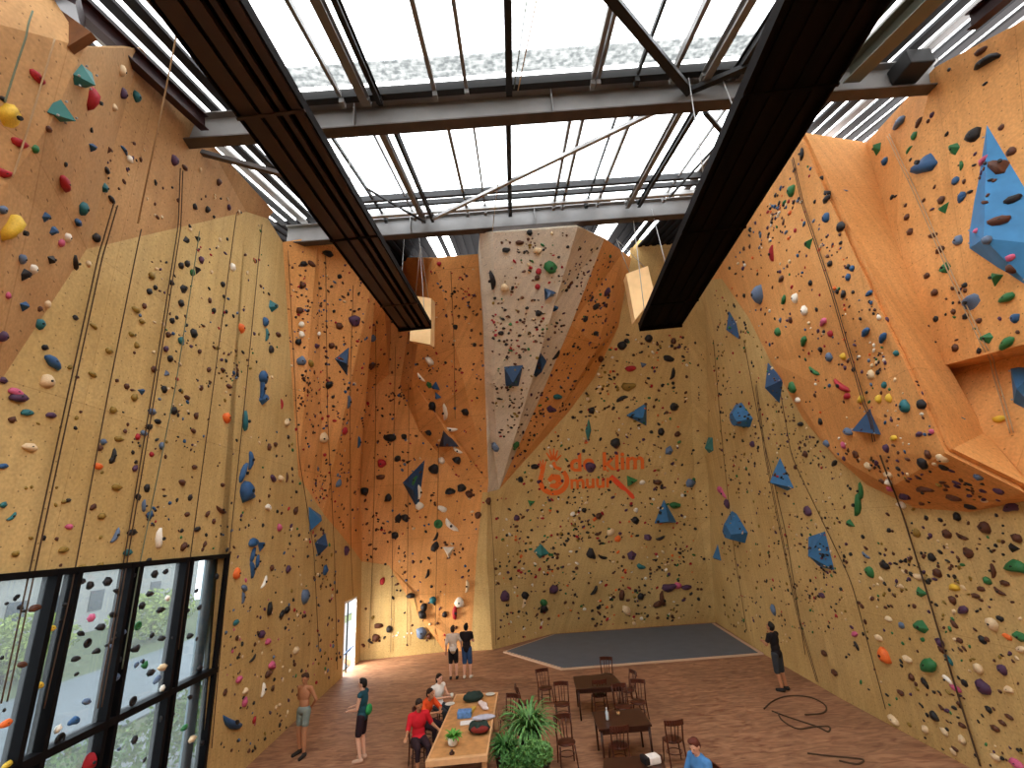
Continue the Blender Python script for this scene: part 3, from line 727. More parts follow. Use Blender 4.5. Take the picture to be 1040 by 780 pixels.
def proto(kind, seed):
    """unit holds: x across, y up the wall, z out of the wall; about 1 wide"""
    rnd = random.Random(seed); bm = NB()
    if kind in 'oefc':
        bmesh.ops.create_icosphere(bm, subdivisions=2, radius=.5)
        sx, sy, sz = {'o': (1, .95, .85), 'e': (1.05, .58, .75), 'f': (1.1, .36, .6), 'c': (1.05, .8, .9)}[kind]
        ph = rnd.random() * 6
        for v in bm.verts:
            a = math.atan2(v.co.y, v.co.x)
            k = 1 + .10 * math.sin(3 * a + ph) + .06 * math.sin(5 * a + 2 * ph) + rnd.uniform(-.035, .035)
            v.co = V((v.co.x * sx * k, v.co.y * sy * k, v.co.z * sz))
            if kind == 'e': v.co.y += .12 * (v.co.x * 2) ** 2 - .05; v.co.z += .10 * (v.co.y > 0)
            if kind == 'f': v.co.y += .14 * math.sin(v.co.x * 3 + ph)
            if kind == 'c' and v.co.z > .2 and v.co.y > -.05: v.co.z -= .28      # scooped top lip
        bmesh.ops.bisect_plane(bm, geom=bm.verts[:] + bm.edges[:] + bm.faces[:], plane_co=(0, 0, -.04), plane_no=(0, 0, -1), clear_outer=True)
        bmesh.ops.holes_fill(bm, edges=[e for e in bm.edges if e.is_boundary])
        sm = True
    elif kind == 'w':
        n = rnd.choice((3, 4, 4, 5)); a0 = rnd.random() * 6
        base = [bm.verts.new((.52 * math.cos(a0 + 2 * PI * i / n) * rnd.uniform(.8, 1.1), .48 * math.sin(a0 + 2 * PI * i / n) * rnd.uniform(.75, 1.1), -.03)) for i in range(n)]
        tx, ty = rnd.uniform(-.12, .12), rnd.uniform(-.15, .1)
        top = [bm.verts.new((v.co.x * .35 + tx, v.co.y * .3 + ty, .42 + rnd.uniform(-.08, .08))) for v in base]
        bm.faces.new(base[::-1]); bm.faces.new(top)
        for i in range(n): bm.faces.new((base[i], base[(i + 1) % n], top[(i + 1) % n], top[i]))
        bmesh.ops.bevel(bm, geom=bm.edges[:], offset=.03, segments=1, affect='EDGES'); sm = False
    else:
        R0, r0 = .36, .15; g = []
        for i in range(14):
            a = 2 * PI * i / 14
            g.append([bm.verts.new(((R0 + r0 * math.cos(b)) * math.cos(a), (R0 + r0 * math.cos(b)) * math.sin(a), .08 + r0 * 1.2 * math.sin(b))) for b in [2 * PI * j / 7 for j in range(7)]])
        for i in range(14):
            for j in range(7): bm.faces.new((g[i][j], g[(i + 1) % 14][j], g[(i + 1) % 14][(j + 1) % 7], g[i][(j + 1) % 7]))
        bmesh.ops.create_cone(bm, cap_ends=True, segments=14, radius1=.36, radius2=.36, depth=.06)
        sm = True
    bm.normal_update(); me = bpy.data.meshes.new('climbing_hold'); bm.to_mesh(me); bm.free()
    for p in me.polygons: p.use_smooth = sm
    me.materials.append(None)
    return me
PROTO = {k: [proto(k, 10 * i + j) for j in range(4)] for i, k in enumerate('oefcwd')}
bm = NB(); bmesh.ops.create_cone(bm, cap_ends=True, segments=8, radius1=.09, radius2=.08, depth=.1)
bolt_me = bpy.data.meshes.new('bolt'); bm.to_mesh(bolt_me); bm.free(); bolt_me.materials.append(STEELD)

# ------------------------------------------------------------------ wall volumes (bolted plywood pyramids)
VBL = mat('blue_volume_paint', '#34668F', .6, var=.12, scale=5); VTE = mat('teal_volume_paint', '#35736F', .6, var=.12, scale=5)
VNV = mat('navy_volume_paint', '#2B4768', .6, var=.12, scale=5); VWH = mat('white_volume_paint', '#E3DCCB', .6, var=.1, scale=5); VDK = mat('dark_volume_paint', '#2F3040', .6, var=.1, scale=5)
VSK = mat('light_blue_volume_paint', '#3A7CAE', .6, var=.15, scale=3)
vols = [
 ([(339,364),(355,351),(353,383)], VNV, .3, 'small navy triangle volume high on the long orange face left of the corner'),
 ([(432,465),(408,490),(425,520)], VNV, .45, 'large navy volume with white and green holds on the orange back wall'),
 ([(313,513),(327,523),(314,541)], VBL, .3, 'blue volume on the lower edge of the left orange face'),
 ([(319,551),(331,540),(323,566)], VNV, .3, 'narrow navy volume below the orange face edge on yellow panels'),
 ([(511,371),(532,370),(527,393),(513,393)], VNV, .4, 'square-topped navy volume low on the beige prow front'),
 ([(540,380),(549,357),(556,366),(544,384)], VNV, .35, 'slim navy volume on the right edge of the beige prow'),
 ([(657,408),(635,422),(657,433)], VBL, .5, 'blue triangle volume pointing left above the orange lettering'),
 ([(674,506),(664,532),(688,531)], VBL, .5, 'blue upright pyramid volume below and right of the lettering'),
 ([(598,423),(601,437),(597,450),(594,437)], VTE, .3, 'slender teal spindle volume above the orange hand emblem'),
 ([(747,410),(748,424),(754,434),(762,434),(765,425),(753,408)], VBL, .4, 'rounded blue volume left of the big prow, above mid height'),
 ([(719,443),(717,456),(720,461),(725,458),(724,443)], VTE, .25, 'short teal volume in the right back corner'),
 ([(743,518),(739,534),(745,548),(757,552),(760,541),(748,521)], VBL, .45, 'blue drop-shaped volume low on the right yellow wall'),
 ([(729,551),(725,568),(733,570)], VBL, .25, 'little blue pointed volume near the foot of the corner'),
 ([(792,463),(785,478),(788,494),(800,499),(807,496)], VBL, .4, 'blue hooded volume on the yellow wall left of the prow bottom'),
 ([(820,544),(838,538),(848,580),(833,577)], VBL, .4, 'lowest blue slab volume on the right yellow wall under the prow'),
 ([(883,414),(867,436),(896,442)], VNV, .35, 'navy pyramid on the lower front of the orange prow'),
 ([(779,366),(796,385),(792,411),(783,396)], VNV, .35, 'long navy volume hugging the left edge of the orange prow'),
 ([(740,314),(748,328),(752,346),(741,338)], VNV, .3, 'small navy volume at the upper left edge of the prow'),
 ([(1001,119),(983,236),(983,252),(1054,300),(1080,250)], VSK, .42, 'giant sky blue volume on the upper right block carrying other holds'),
 ([(1025,374),(1062,366),(1062,428),(1028,410)], VBL, .3, 'blue volume in the right recess under the block'),
 ([(83,62),(73,74),(74,87),(88,91),(96,74)], VTE, .16, 'teal faceted volume on the upper left edge over the red hold'),
 ([(62,98),(51,115),(61,125),(75,119)], VTE, .16, 'teal pyramid below and left of the red hold'),
 ([(449,555),(462,555),(456,568)], VWH, .3, 'small white triangle volume on the orange back wall'),
 ([(450,436),(445,454),(466,454)], VDK, .3, 'dark triangle volume beside the white fins under the orange wing'),
 ([(552,291),(566,297),(553,306)], VNV, .25, 'small navy wedge volume on the upper beige prow'),
 ([(549,551),(541,560),(548,568),(559,562)], VTE, .25, 'faded teal volume on the low back wall near the prow foot'),
]
VOLV = []
for pts, m, h, lab in vols:
    P3 = []
    c0 = hit(sum(p[0] for p in pts) / len(pts), sum(p[1] for p in pts) / len(pts))
    pc, nc, _ = c0
    P3 = [on(px, py, pc, nc) for px, py in pts]
    c = sum(P3, V()) / len(P3); size = max((p - c).length for p in P3)
    h = min(h, size * .75)
    t = empty('wall_volume', c, 0, lab, 'volume', 'painted volumes on the climbing walls')
    bm = NB(); base = [bm.verts.new(p - c - nc * .03) for p in P3]; low = V((0, 0, -size * .15)); low -= nc * low.dot(nc)
    n = len(P3)
    if n <= 5:
        top = [bm.verts.new(nc * h + low)]
        for i in range(n): bm.faces.new((base[i], base[(i + 1) % n], top[0]))
    else:
        top = [bm.verts.new((p - c) * .45 + nc * h + low) for p in P3]
        for i in range(n): bm.faces.new((base[i], base[(i + 1) % n], top[(i + 1) % n], top[i]))
        bm.faces.new(top)
    bm.faces.new(base[::-1]); bmesh.ops.recalc_face_normals(bm, faces=bm.faces[:])
    o = obj('volume_body', bm, m, t)
    mw = [v.co.copy() + c for v in o.data.vertices]
    k0_ = len(_vv); _vv += mw; _ff += [tuple(k0_ + i for i in p.vertices) for p in o.data.polygons]
    s_, u_ = frame(nc)
    bm = NB()
    for i in range(n):
        q = (P3[i] - c) * .8 + nc * (h * .2 + .02); bmesh.ops.create_icosphere(bm, subdivisions=1, radius=.018, matrix=Matrix.Translation(q))
    obj('screw', bm, STEELL, t)
BVH = BVHTree.FromPolygons(_vv, _ff)

# ------------------------------------------------------------------ climbing holds read off the photograph, region by region
Z = {}
Z[(0, 0)] = """145 305 62 r e;45 465 100 y c;360 395 85 r c;75 565 62 r e;15 685 60 r e;138 590 38 g o;190 510 27 n o;360 580 55 b w;430 595 42 n w;490 595 42 b f;485 370 48 p o;540 382 45 t o;420 675 42 k e;250 725 80 r e;415 745 50 t w;480 280 48 c o;258 652 20 k o;690 635 45 p o;730 665 25 n f;865 722 28 n o;360 515 20 k o;510 630 32 w o;450 425 28 c o;10 390 22 k o"""
Z[(0, 200)] = """45 130 115 y c;180 80 55 b w;210 135 55 b w;325 45 60 t o;305 100 50 b e;265 160 42 w o;240 182 38 m o;380 162 42 k o;85 245 45 s o;95 310 60 k w;130 285 44 w o;200 245 60 k w;298 262 64 k f90;90 430 60 b w;185 425 38 c o;155 445 25 n o;155 503 50 t o;30 390 28 m o;10 553 50 p o;298 478 24 k o;175 597 26 k o;205 655 78 b e;185 730 62 c o;370 512 36 e e;430 610 30 e o;365 703 40 e e;60 775 62 m e;10 725 30 p o;600 312 30 e o;590 375 25 k o;615 360 22 k o;538 448 32 e e;735 170 45 k w;780 165 40 k w;795 250 28 p o;740 265 28 k o;780 290 45 k w;725 365 45 k w;678 340 25 k o;715 422 28 k o;680 490 26 k o;715 568 30 t o;655 602 26 p o;672 640 28 k o;607 683 25 n o;658 700 38 s w;648 762 28 k o;558 770 40 b w;665 545 25 n w;765 540 35 k w;830 410 22 n o;845 452 24 k o;920 280 32 w o;955 520 42 o o;770 38 25 k o;820 50 28 k o;905 40 24 p o;880 348 24 k o;440 10 40 k e;10 50 40 s o;350 265 25 c o;825 685 22 n o;795 757 22 n o;500 750 24 n w;715 272 26 k w;760 300 26 g o;570 432 24 n o;560 492 24 e o;520 545 24 e e;540 588 26 e o;790 612 22 n o;700 478 18 k o;880 685 22 n e;905 750 26 n e;870 170 16 c o"""
Z[(0, 400)] = """70 15 75 p e;105 75 50 t e;200 85 45 p e;45 103 28 n o;115 212 62 c e;10 287 40 b e;45 485 48 t f30;10 440 25 t o;445 65 30 e o;530 15 30 e o;445 245 58 k f60;465 178 32 e e;390 287 32 o e;408 190 28 s o;395 215 22 n o;495 147 18 n o;460 370 32 e e;600 70 32 s e;625 110 30 k e;590 132 28 k e;568 155 30 s e;545 170 25 r o;638 207 28 s o;533 296 26 p o;685 68 35 k w;740 15 24 n e;775 87 26 n w;765 147 24 n e;895 95 48 o o;970 110 80 t f85;988 262 72 b f80;962 315 78 b f65;972 385 92 b o;988 405 60 b e;580 372 30 k w;545 408 28 k o;570 445 50 s f80;590 480 30 b o;630 575 85 w f80;455 560 62 s f50;520 550 32 k e;505 630 34 t e;250 618 44 e e;320 690 34 e e;272 527 26 m e;60 633 26 e e;875 460 50 n f-50;780 537 28 k e;725 605 34 n f50;720 350 32 n e;750 412 24 k o;1000 590 66 b e;1000 640 60 b f70;995 695 70 b f85;935 712 48 o o;770 290 24 n e;400 485 28 e e;600 240 22 r o;880 360 22 n e;590 660 22 k e;395 680 28 e e;965 770 44 s e;368 447 26 n f40;440 265 24 k o;845 505 20 n o;820 475 22 n f50;740 478 22 n e;810 595 22 n f60"""
Z[(0, 580)] = """355 57 36 k o;425 42 34 k o;610 12 30 k o;655 3 24 k o;135 148 52 n e;360 187 32 m o;398 222 34 k e;318 248 38 k e;345 285 38 k d;380 318 40 k e;298 348 42 k e;85 372 44 n e;200 228 42 y e;150 455 46 y e;20 605 52 o e;290 595 54 b e;340 518 45 s e;235 665 46 k d;225 628 30 w o;455 425 46 s e;485 242 36 s e;545 217 36 g d;635 155 30 k e;560 135 30 k o;592 90 30 k e;663 108 24 w d;742 157 22 k o;788 145 20 k o;640 267 28 k e;535 308 34 k e;572 372 28 g o;595 402 30 k e;525 515 38 k d;640 380 35 c e;620 430 42 s e;750 258 28 k e;640 465 24 w o;445 175 40 k e;460 80 36 k e;25 770 46 y e;350 760 62 r c;790 385 30 k e;730 620 28 g e;760 665 30 c e;530 670 28 k o;920 600 88 b f-45;945 430 34 m e;970 475 38 c e;890 480 24 n o;960 105 48 s f80;932 205 28 t e;937 265 20 n o;1000 345 36 k f45;965 520 32 m o;1005 590 24 r o;700 400 20 k o"""
Z[(260, 200)] = """62 432 62 t w;35 495 42 b o;40 545 48 t f80;58 605 36 k o;25 715 60 b o;20 760 74 b f80;85 545 25 n e;190 265 25 k o;220 265 36 n e;185 348 25 n o;172 450 28 n o;180 505 26 w o;180 545 26 w o;168 575 26 k o;180 650 42 s o;390 490 52 p o;240 590 36 p e;460 560 36 s o;458 668 30 n o;215 660 42 e e;285 225 32 k e;330 315 20 k o;725 265 18 r o;790 515 20 k o;690 650 34 w f-50;655 715 42 w f-60;712 750 58 b w;685 745 38 g w;248 543 20 w o;865 585 16 k o;985 360 38 c o;990 210 26 k e;970 540 22 k o;330 510 26 n o;290 745 30 k o;300 590 24 n o;935 330 70 k f88"""
Z[(520, 200)] = """155 275 62 g c;68 140 26 k o;100 212 32 c e;30 180 36 n e;105 295 24 r o;100 320 22 n o;100 355 22 r o;150 388 44 s w;170 440 42 b w;105 460 26 k o;175 625 46 k f45;330 435 30 k w;290 485 24 k o;375 375 32 p f80;435 590 32 k o;470 680 32 r e;520 665 36 s w;620 640 48 k e;635 700 48 k f60;540 560 32 k w;460 750 60 e e;980 385 82 s o;945 130 22 k o;455 570 20 k o;330 540 22 k f30;350 640 26 n o;235 340 18 n o;640 570 22 n o"""
Z[(780, 200)] = """20 225 66 r f88;165 185 62 g w;232 82 44 b o;290 118 46 k o;232 10 32 k e;300 3 42 b e;110 400 44 w o;147 450 44 w o;222 495 48 m e;320 278 22 k o;335 282 24 b o;320 318 26 b o;247 263 26 k o;403 382 38 b e;390 535 54 b e;458 558 54 b e;300 385 28 k o;275 375 22 k o;250 540 30 r o;145 570 52 g e;42 535 42 g o;245 635 44 s o;300 632 32 y o;185 690 54 g f-50;295 748 80 r f-50;100 755 52 g o;65 405 32 g f45;55 325 42 n e;475 488 28 p o;530 428 30 k o;450 350 28 k o;440 478 22 w o;510 465 38 n f;525 583 20 k o;510 620 28 t o;620 710 32 n o;410 705 44 c o;462 745 30 t o;435 695 22 k o;700 45 62 g w;755 172 46 s o;705 280 60 g w;655 152 38 n e;685 208 32 n e;812 420 78 s c;905 320 84 g w;950 400 68 g e;980 480 42 b o;870 560 58 g w;950 580 72 g e;735 455 24 n o;665 485 24 k o;662 378 30 n o;780 350 24 k o;745 598 30 n o;658 590 24 n o;785 472 24 k o;838 490 24 n o;595 457 26 n o;625 518 28 n e;632 312 24 n o;565 138 26 n o;550 80 26 n o;415 148 22 n o;970 10 58 k e;915 95 70 n e;960 240 28 m o;965 285 48 n o;870 170 32 s o;825 135 36 m e;837 610 22 k o;690 12 32 n o;770 8 36 b e;340 685 20 k o;210 605 26 k o;90 490 26 n o;170 340 24 k o"""
Z[(780, 0)] = """525 485 68 s e;600 485 44 n e;580 540 32 g o;435 590 62 g w;465 640 34 b o;560 595 38 g f50;625 645 98 b c;740 590 60 g w;815 535 64 k o;765 655 42 g f80;745 715 36 b o;770 775 36 b o;865 250 105 k f20;845 203 48 n e;920 655 76 n c;855 635 36 m e;95 755 52 g o;135 610 54 k f80;315 690 48 k e;262 622 22 k o;215 705 24 k o;300 768 52 b e;235 768 30 k o;925 505 24 n o;290 718 20 k o;965 600 40 n o"""
Z[(260, 400)] = """25 20 62 b w;100 40 38 r f85;120 115 30 c o;350 145 32 r o;405 190 48 b f80;365 30 54 s f80;265 175 48 c o;50 210 26 n o;75 200 24 n e;65 335 44 p e;95 335 32 c e;120 330 38 n f80;45 450 44 w e;325 355 38 s o;498 275 40 r o;562 255 28 k o;495 330 28 n e;432 385 32 k o;525 412 32 k o;563 493 30 k d;592 490 30 k d;705 298 46 k o;768 390 48 k o;700 48 36 k o;748 72 58 w f80;775 138 50 w f-20;800 222 44 w f-45;830 70 30 k o;797 262 34 k d;815 372 34 k d;845 397 30 n d;735 262 28 w o;645 388 56 w f80;647 443 38 w o;630 345 42 g f60;775 520 66 w f-60;738 455 30 w f-30;722 515 38 g d;712 565 38 k f50;710 605 36 k f60;880 480 30 n o;530 175 36 k e;587 170 22 k o;685 153 26 k o;720 10 46 b w;552 560 28 k o;678 712 38 k f60;90 530 32 m o;155 465 32 n o;15 600 62 b w;5 665 54 b f80;270 700 34 b f80;355 620 42 p o;125 695 30 p o;60 690 24 n o;30 745 50 w f60;950 210 46 s o;920 425 26 n o"""
Z[(520, 400)] = """15 200 34 g w;410 195 46 k o;315 65 26 k o;435 22 50 k f15;622 225 44 s w;640 50 34 k w;310 290 48 p o;470 345 66 g w;590 150 30 k w;655 160 24 n o;75 432 40 g w;343 482 26 n d;390 545 32 c o;420 573 26 o d;487 500 28 k o;515 350 22 w o;310 635 48 k c;475 640 48 p w;537 568 38 p w;588 570 38 k f;645 440 48 g e;510 683 38 t e;360 645 38 k f-30;705 352 34 s o;840 395 48 m f-70;855 435 42 p o;955 200 28 p o;575 350 26 n e;240 475 18 w o;490 460 18 w o;285 460 20 k w;20 490 24 p o;35 340 22 k o;90 288 24 k e;620 765 62 p e;690 765 42 p e;825 380 32 m e;180 10 44 t e;155 60 48 p e"""
Z[(780, 400)] = """545 50 58 t o;610 42 48 k o;755 110 74 t e;728 148 38 k o;785 215 52 b e;320 150 58 s e;440 20 38 y o;480 18 38 y o;372 20 36 y e;315 10 34 r e;500 175 42 y e;600 160 26 p e;650 150 24 m o;235 195 32 s o;300 203 28 m o;470 215 38 p o;265 275 38 k e;120 25 42 w e;368 385 60 g f80;355 440 80 g f75;328 515 55 g w;160 465 48 p o;405 705 48 g o;390 640 42 s f-50;615 275 54 k o;690 255 48 c o;695 290 32 k o;635 240 32 n o;480 320 36 c e;480 350 36 w e;485 375 32 m e;540 405 54 p e;620 380 76 n f;735 410 54 n e;530 440 44 w e;835 330 32 s o;915 385 38 p o;965 450 64 p e;800 445 44 k e;860 530 54 n o;710 555 42 n o;795 630 46 n o;750 485 34 k o;770 565 54 n f-40;990 572 36 n o;975 610 54 k w;985 685 88 g e;590 550 36 e o;650 648 38 k o;675 712 36 n o;890 700 54 n f85;870 740 32 g w;940 750 32 n e;600 725 36 c e;465 680 34 k e;210 110 26 k o;130 120 26 k e;150 240 28 n o;110 290 20 n o;400 285 32 c o;350 240 30 n o;915 100 36 y e;480 540 20 k o"""
Z[(780, 580)] = """610 85 60 g w;610 220 70 g w;640 375 90 g e;715 350 54 t f-60;555 350 36 c e;463 335 66 o o;345 250 38 m e;350 295 42 k f-70;215 95 28 p e;775 155 54 p e;735 115 30 n o;825 98 26 n e;845 70 26 n e;920 80 54 n f-45;875 42 34 g e;890 210 54 c o;920 187 28 k e;850 272 34 k o;950 260 38 o e;1000 260 58 g w;1005 310 44 c e;740 210 26 n f-60;530 215 28 s o;685 285 36 p o;690 310 28 n o;930 390 44 p o;835 385 36 c o;855 460 64 p o;955 470 44 c e;780 443 26 k o;745 465 36 m e;875 547 26 k o;660 575 42 k o;570 420 30 n o;625 445 30 k f-60;525 480 26 n e;770 610 26 n e;930 602 26 n e;905 625 28 n e;958 578 24 n e;625 625 30 c o;703 638 32 c o;770 665 32 c o;905 740 32 c e;990 765 62 m e;735 715 26 c o;440 265 32 c e;480 190 38 c e;265 400 30 n e;225 325 30 n e;110 405 32 k d;85 405 26 k d;740 65 36 y e;760 275 26 n e;710 430 54 w f-50;25 155 34 s f80;500 590 54 c e"""
Z[(520, 580)] = """50 95 30 k w;165 70 36 p o;435 95 32 n f80;510 98 30 k w;600 110 62 n f90;575 130 34 n f30;655 58 30 m o;615 58 38 m o;690 60 36 p e;325 75 44 k f45;125 150 32 k w;455 155 36 c f-60;45 125 42 c f70;125 125 30 g w"""
Z[(260, 580)] = """190 100 62 s o;120 155 36 k e;155 315 36 c e;60 375 54 m e;20 250 36 p e;45 280 42 m e;45 410 36 n e;25 470 60 w f75;50 150 36 k f80;65 465 20 n o;100 170 32 k f30;475 265 30 n o;530 230 26 k o;485 217 26 n e;655 245 48 s o;685 257 22 n o;665 145 30 k o;660 175 36 k o;700 115 28 t o;615 98 28 k e;748 172 24 k o;985 100 48 p o;805 125 44 w o;792 165 60 r f75;835 60 48 c f70;680 10 32 k f60;500 40 26 r f80"""
holds = []
for (ox, oy), s in Z.items():
    for e in s.split(';'):
        a = e.split()
        k = a[4][0]; rot = float(a[4][1:]) if len(a[4]) > 1 else None
        holds.append([ox + float(a[0]) / 3.9, oy + float(a[1]) / 3.9, float(a[2]) / 3.9, a[3], k, rot])
good = []
for h in holds:
    if any(abs(h[0] - g[0]) < 2 and abs(h[1] - g[1]) < 2 for g in good): continue
    r = hit(h[0], h[1])
    if r and r[2] < 40: good.append(h + [r])
good.sort(key=lambda h: -h[2])
NBIG = 290
def areaname(p, px, py):
    if p.x < -6.2 and p.y < 11.2 and p.z < 4.95 and p.z > .7 and px < 228: return 'left window'
    if px < 300 and p.x < -4 and p.y < 13:
        if py < 253 and (p.z > 9.5 + (p.y - 6) * .9 or px < 88): return 'upper left ochre wall'
        if px < 88 and py < 388 - (px / 88) * 135: return 'upper left ochre wall'
        return 'left yellow wall'
    if px < 368 and p.x < -4.5:
        return 'left orange wall' if py < 483 + max(0, (px - 303)) * 1.4 and px > 285 else 'left yellow wall'
    if p.x > 6.4 and px > 725 and p.y < 18:
        if py < 372 and px > 905 + (py - 245) * .4 and px > 870: return 'upper right block'
        if px > 955 and py > 360 and py < 500: return 'right recess'
        if py < 285 or (px > 733 + (py - 283) * .66 and py < 470): return 'orange prow front' if py < 460 else 'prow underside'
        if py < 520 and px > 850 + (py - 466): return 'prow underside'
        return 'right yellow wall'
    if px > 700: return 'right yellow wall'
    if px < 497: return 'orange back wall' if py < 575 or px > 400 else 'yellow panel by the door'
    if py < 497 and px < 587 - (py - 232) * .30: return 'beige prow'
    if py < 480 and px < 641 - max(0, (py - 262)) * .55: return 'orange prow flank'
    return 'yellow back wall'
pos = []
big = good[:NBIG]
for h in big: h.append(areaname(h[6][0], h[0], h[1]))
sizes = {}
def szword(s): return 'big' if s > 17 else 'mid-size' if s > 11 else 'small'
def desc(h): return COL[h[3]][0] + ' ' + {'o': 'knob', 'e': 'jug', 'w': 'wedge', 'f': 'fin', 'd': 'ring', 'c': 'bowl'}[h[4]]
def reldir(a, b):   # where a lies as seen from b
    dx, dy = a[0] - b[0], a[1] - b[1]
    if abs(dx) > 2.2 * abs(dy): return 'right of' if dx > 0 else 'left of'
    if abs(dy) > 2.2 * abs(dx): return 'below' if dy > 0 else 'above'
    return ('below' if dy > 0 else 'above') + (' right of' if dx > 0 else ' left of')
labels = {}; seen = set()
for i, h in enumerate(big):
    nb = sorted((j for j in range(len(big)) if j != i), key=lambda j: (big[j][0] - h[0]) ** 2 + (big[j][1] - h[1]) ** 2)[:9]
    base = szword(h[2]) + ' ' + desc(h); ok = None
    opts = [base + ' on the ' + h[7]] if sum(1 for g in big if desc(g) == desc(h) and g[7] == h[7]) == 1 else []
    opts += [base + ' on the ' + h[7] + ', ' + reldir(h, big[j]) + ' a ' + desc(big[j]) for j in nb]
    opts += ['%s on the %s, %s a %s, %s a %s' % (base, h[7], reldir(h, big[j]), desc(big[j]), reldir(h, big[k]), desc(big[k])) for j in nb[:4] for k in nb[:5] if j != k]
    # prefer the nearest neighbour whose description is not ambiguous
    for o in opts:
        if o.lower() not in seen and len(o.replace('-', '').split()) <= 16: ok = o; break
    ok = ok or opts[0]; seen.add(ok.lower()); labels[i] = ok.replace(' a orange', ' an orange').replace(' a olive', ' an olive')
for i, h in enumerate(big):
    px, py, s, c, k, rot, (p, n, dist), ar = h
    S = min(s * dist / FPX * .93 * FPX / math.hypot(FPX, math.hypot(px - 520, py - 390)), 1.3)      # px -> metres at that depth
    u = frame(n); a = math.radians(rot) if rot is not None else random.uniform(-.5, .5) + (0 if k in 'ef' else random.uniform(-2, 2))
    side = u[0] if u[0].dot(right) > 0 else -u[0]
    up_ = n.cross(side) if n.cross(side).z > 0 else side.cross(n)
    ax = side * math.cos(a) + up_ * math.sin(a); ay = n.cross(ax)
    o = bpy.data.objects.new('climbing_hold', PROTO[k][i % 4]); C.objects.link(o)
    o.material_slots[0].link = 'OBJECT'; o.material_slots[0].material = hmat(c)
    S *= 1.15 if k == 'c' else 1
    th = S * (.9 if k in 'oc' else .75)
    LS = S
    if rot is not None:      # long holds keep the direction they have along the wall
        ra = math.radians(rot); q_ = on(px + math.cos(ra), py - math.sin(ra), p, n) - p
        if 1e-4 < q_.length: LS = min(max(q_.length * s * .95, S * .8), S * 2.2); ax = q_.normalized(); ay = n.cross(ax)
    M = Matrix((ax * LS, ay * S, n * th)).transposed().to_4x4(); M.translation = p
    o.matrix_world = M
    tag(o, labels[i], 'climbing hold', 'resin climbing holds bolted to the walls')
    if s > 10 and k not in 'd':
        b = bpy.data.objects.new('bolt', bolt_me); C.objects.link(b); b.parent = o; b.location = (0, 0, .40 if k in 'ocw' else .34)

# ------------------------------------------------------------------ every other, smaller hold: one object
SMALLC = 'knbtgrywpomesc'
mi = {c: i for i, c in enumerate(SMALLC)}
def inpoly(x, y, P):
    r = False; j = len(P) - 1
    for i in range(len(P)):
        if (P[i][1] > y) != (P[j][1] > y) and x < (P[j][0] - P[i][0]) * (y - P[i][1]) / (P[j][1] - P[i][1]) + P[i][0]: r = not r
        j = i
    return r
D1 = 'nnnnkkkkkepgbsrcc'; DO = 'nnnnkkkknnprrksbc'; DR = 'kkkknnnpprgbscwwo'
regions = [
 ([(150,262),(268,226),(300,470),(340,560),(345,680),(240,780),(232,560),(150,560),(120,420)], 430, D1, (1.8, 4.2)),
 ([(20,400),(140,250),(140,560),(20,600)], 25, 'eennk', (3, 5)),
 ([(232,560),(348,560),(346,690),(262,768),(222,768)], 120, 'nnkkkcpms', (1.6, 4)),
 ([(100,120),(190,160),(262,222),(150,240),(60,200)], 35, 'nkknpc', (2.5, 4.5)),
 ([(288,248),(390,262),(372,440),(361,556),(330,520),(303,480)], 420, DO, (1.4, 3.4)),
 ([(366,350),(440,270),(487,268),(495,495),(480,560),(470,655),(440,655),(400,600),(365,570)], 430, DO, (1.4, 3.2)),
 ([(366,590),(400,600),(440,655),(368,660)], 14, 'nnkce', (2, 3.5)),
 ([(440,640),(440,648),(375,648),(375,644)], 12, 'ww', (1.5, 2)),
 ([(502,240),(585,236),(545,370),(510,470),(498,400)], 260, 'nnnkkkecgr', (1.5, 3.6)),
 ([(587,240),(633,262),(626,332),(577,415),(512,488),(540,385)], 270, 'nnnkkkkppgb', (1.4, 3.4)),
 ([(503,510),(575,425),(628,340),(700,340),(706,500),(712,628),(560,640),(503,655)], 1050, 'nnnkkkkkpegcrow', (1.3, 3.6)),
 ([(706,340),(722,340),(725,620),(712,628)], 30, 'nnkke', (1.4, 3)),
 ([(722,300),(735,288),(815,428),(855,475),(860,640),(780,655),(735,630)], 760, 'nnnnkkkkepgrc', (1.3, 3.3)),
 ([(855,475),(900,515),(1038,520),(1038,778),(985,778),(860,705)], 260, 'nnnkkkkpceg', (2.4, 5)),
 ([(815,145),(860,250),(958,458),(850,462),(735,282)], 330, DR, (1.8, 4.6)),
 ([(850,465),(958,462),(1035,508),(930,512)], 70, 'nnkkcpe', (2.5, 5.5)),
 ([(812,140),(875,150),(955,372),(990,440),(960,455)], 26, 'kknnp', (3, 4.5)),
 ([(880,150),(950,75),(1038,40),(1038,345),(955,370)], 38, 'nnkknpg', (3, 5)),
 ([(0,600),(228,566),(205,770),(0,778)], 42, 'kkkkksk', (3.5, 6)),
]
rnd = random.Random(3)
ico = bmesh.new(); bmesh.ops.create_icosphere(ico, subdivisions=1, radius=.5)
icv = [v.co.copy() for v in ico.verts]; icf = [tuple(v.index for v in f.verts) for f in ico.faces]; ico.free()
sv = []; sf = []; sm_ = []
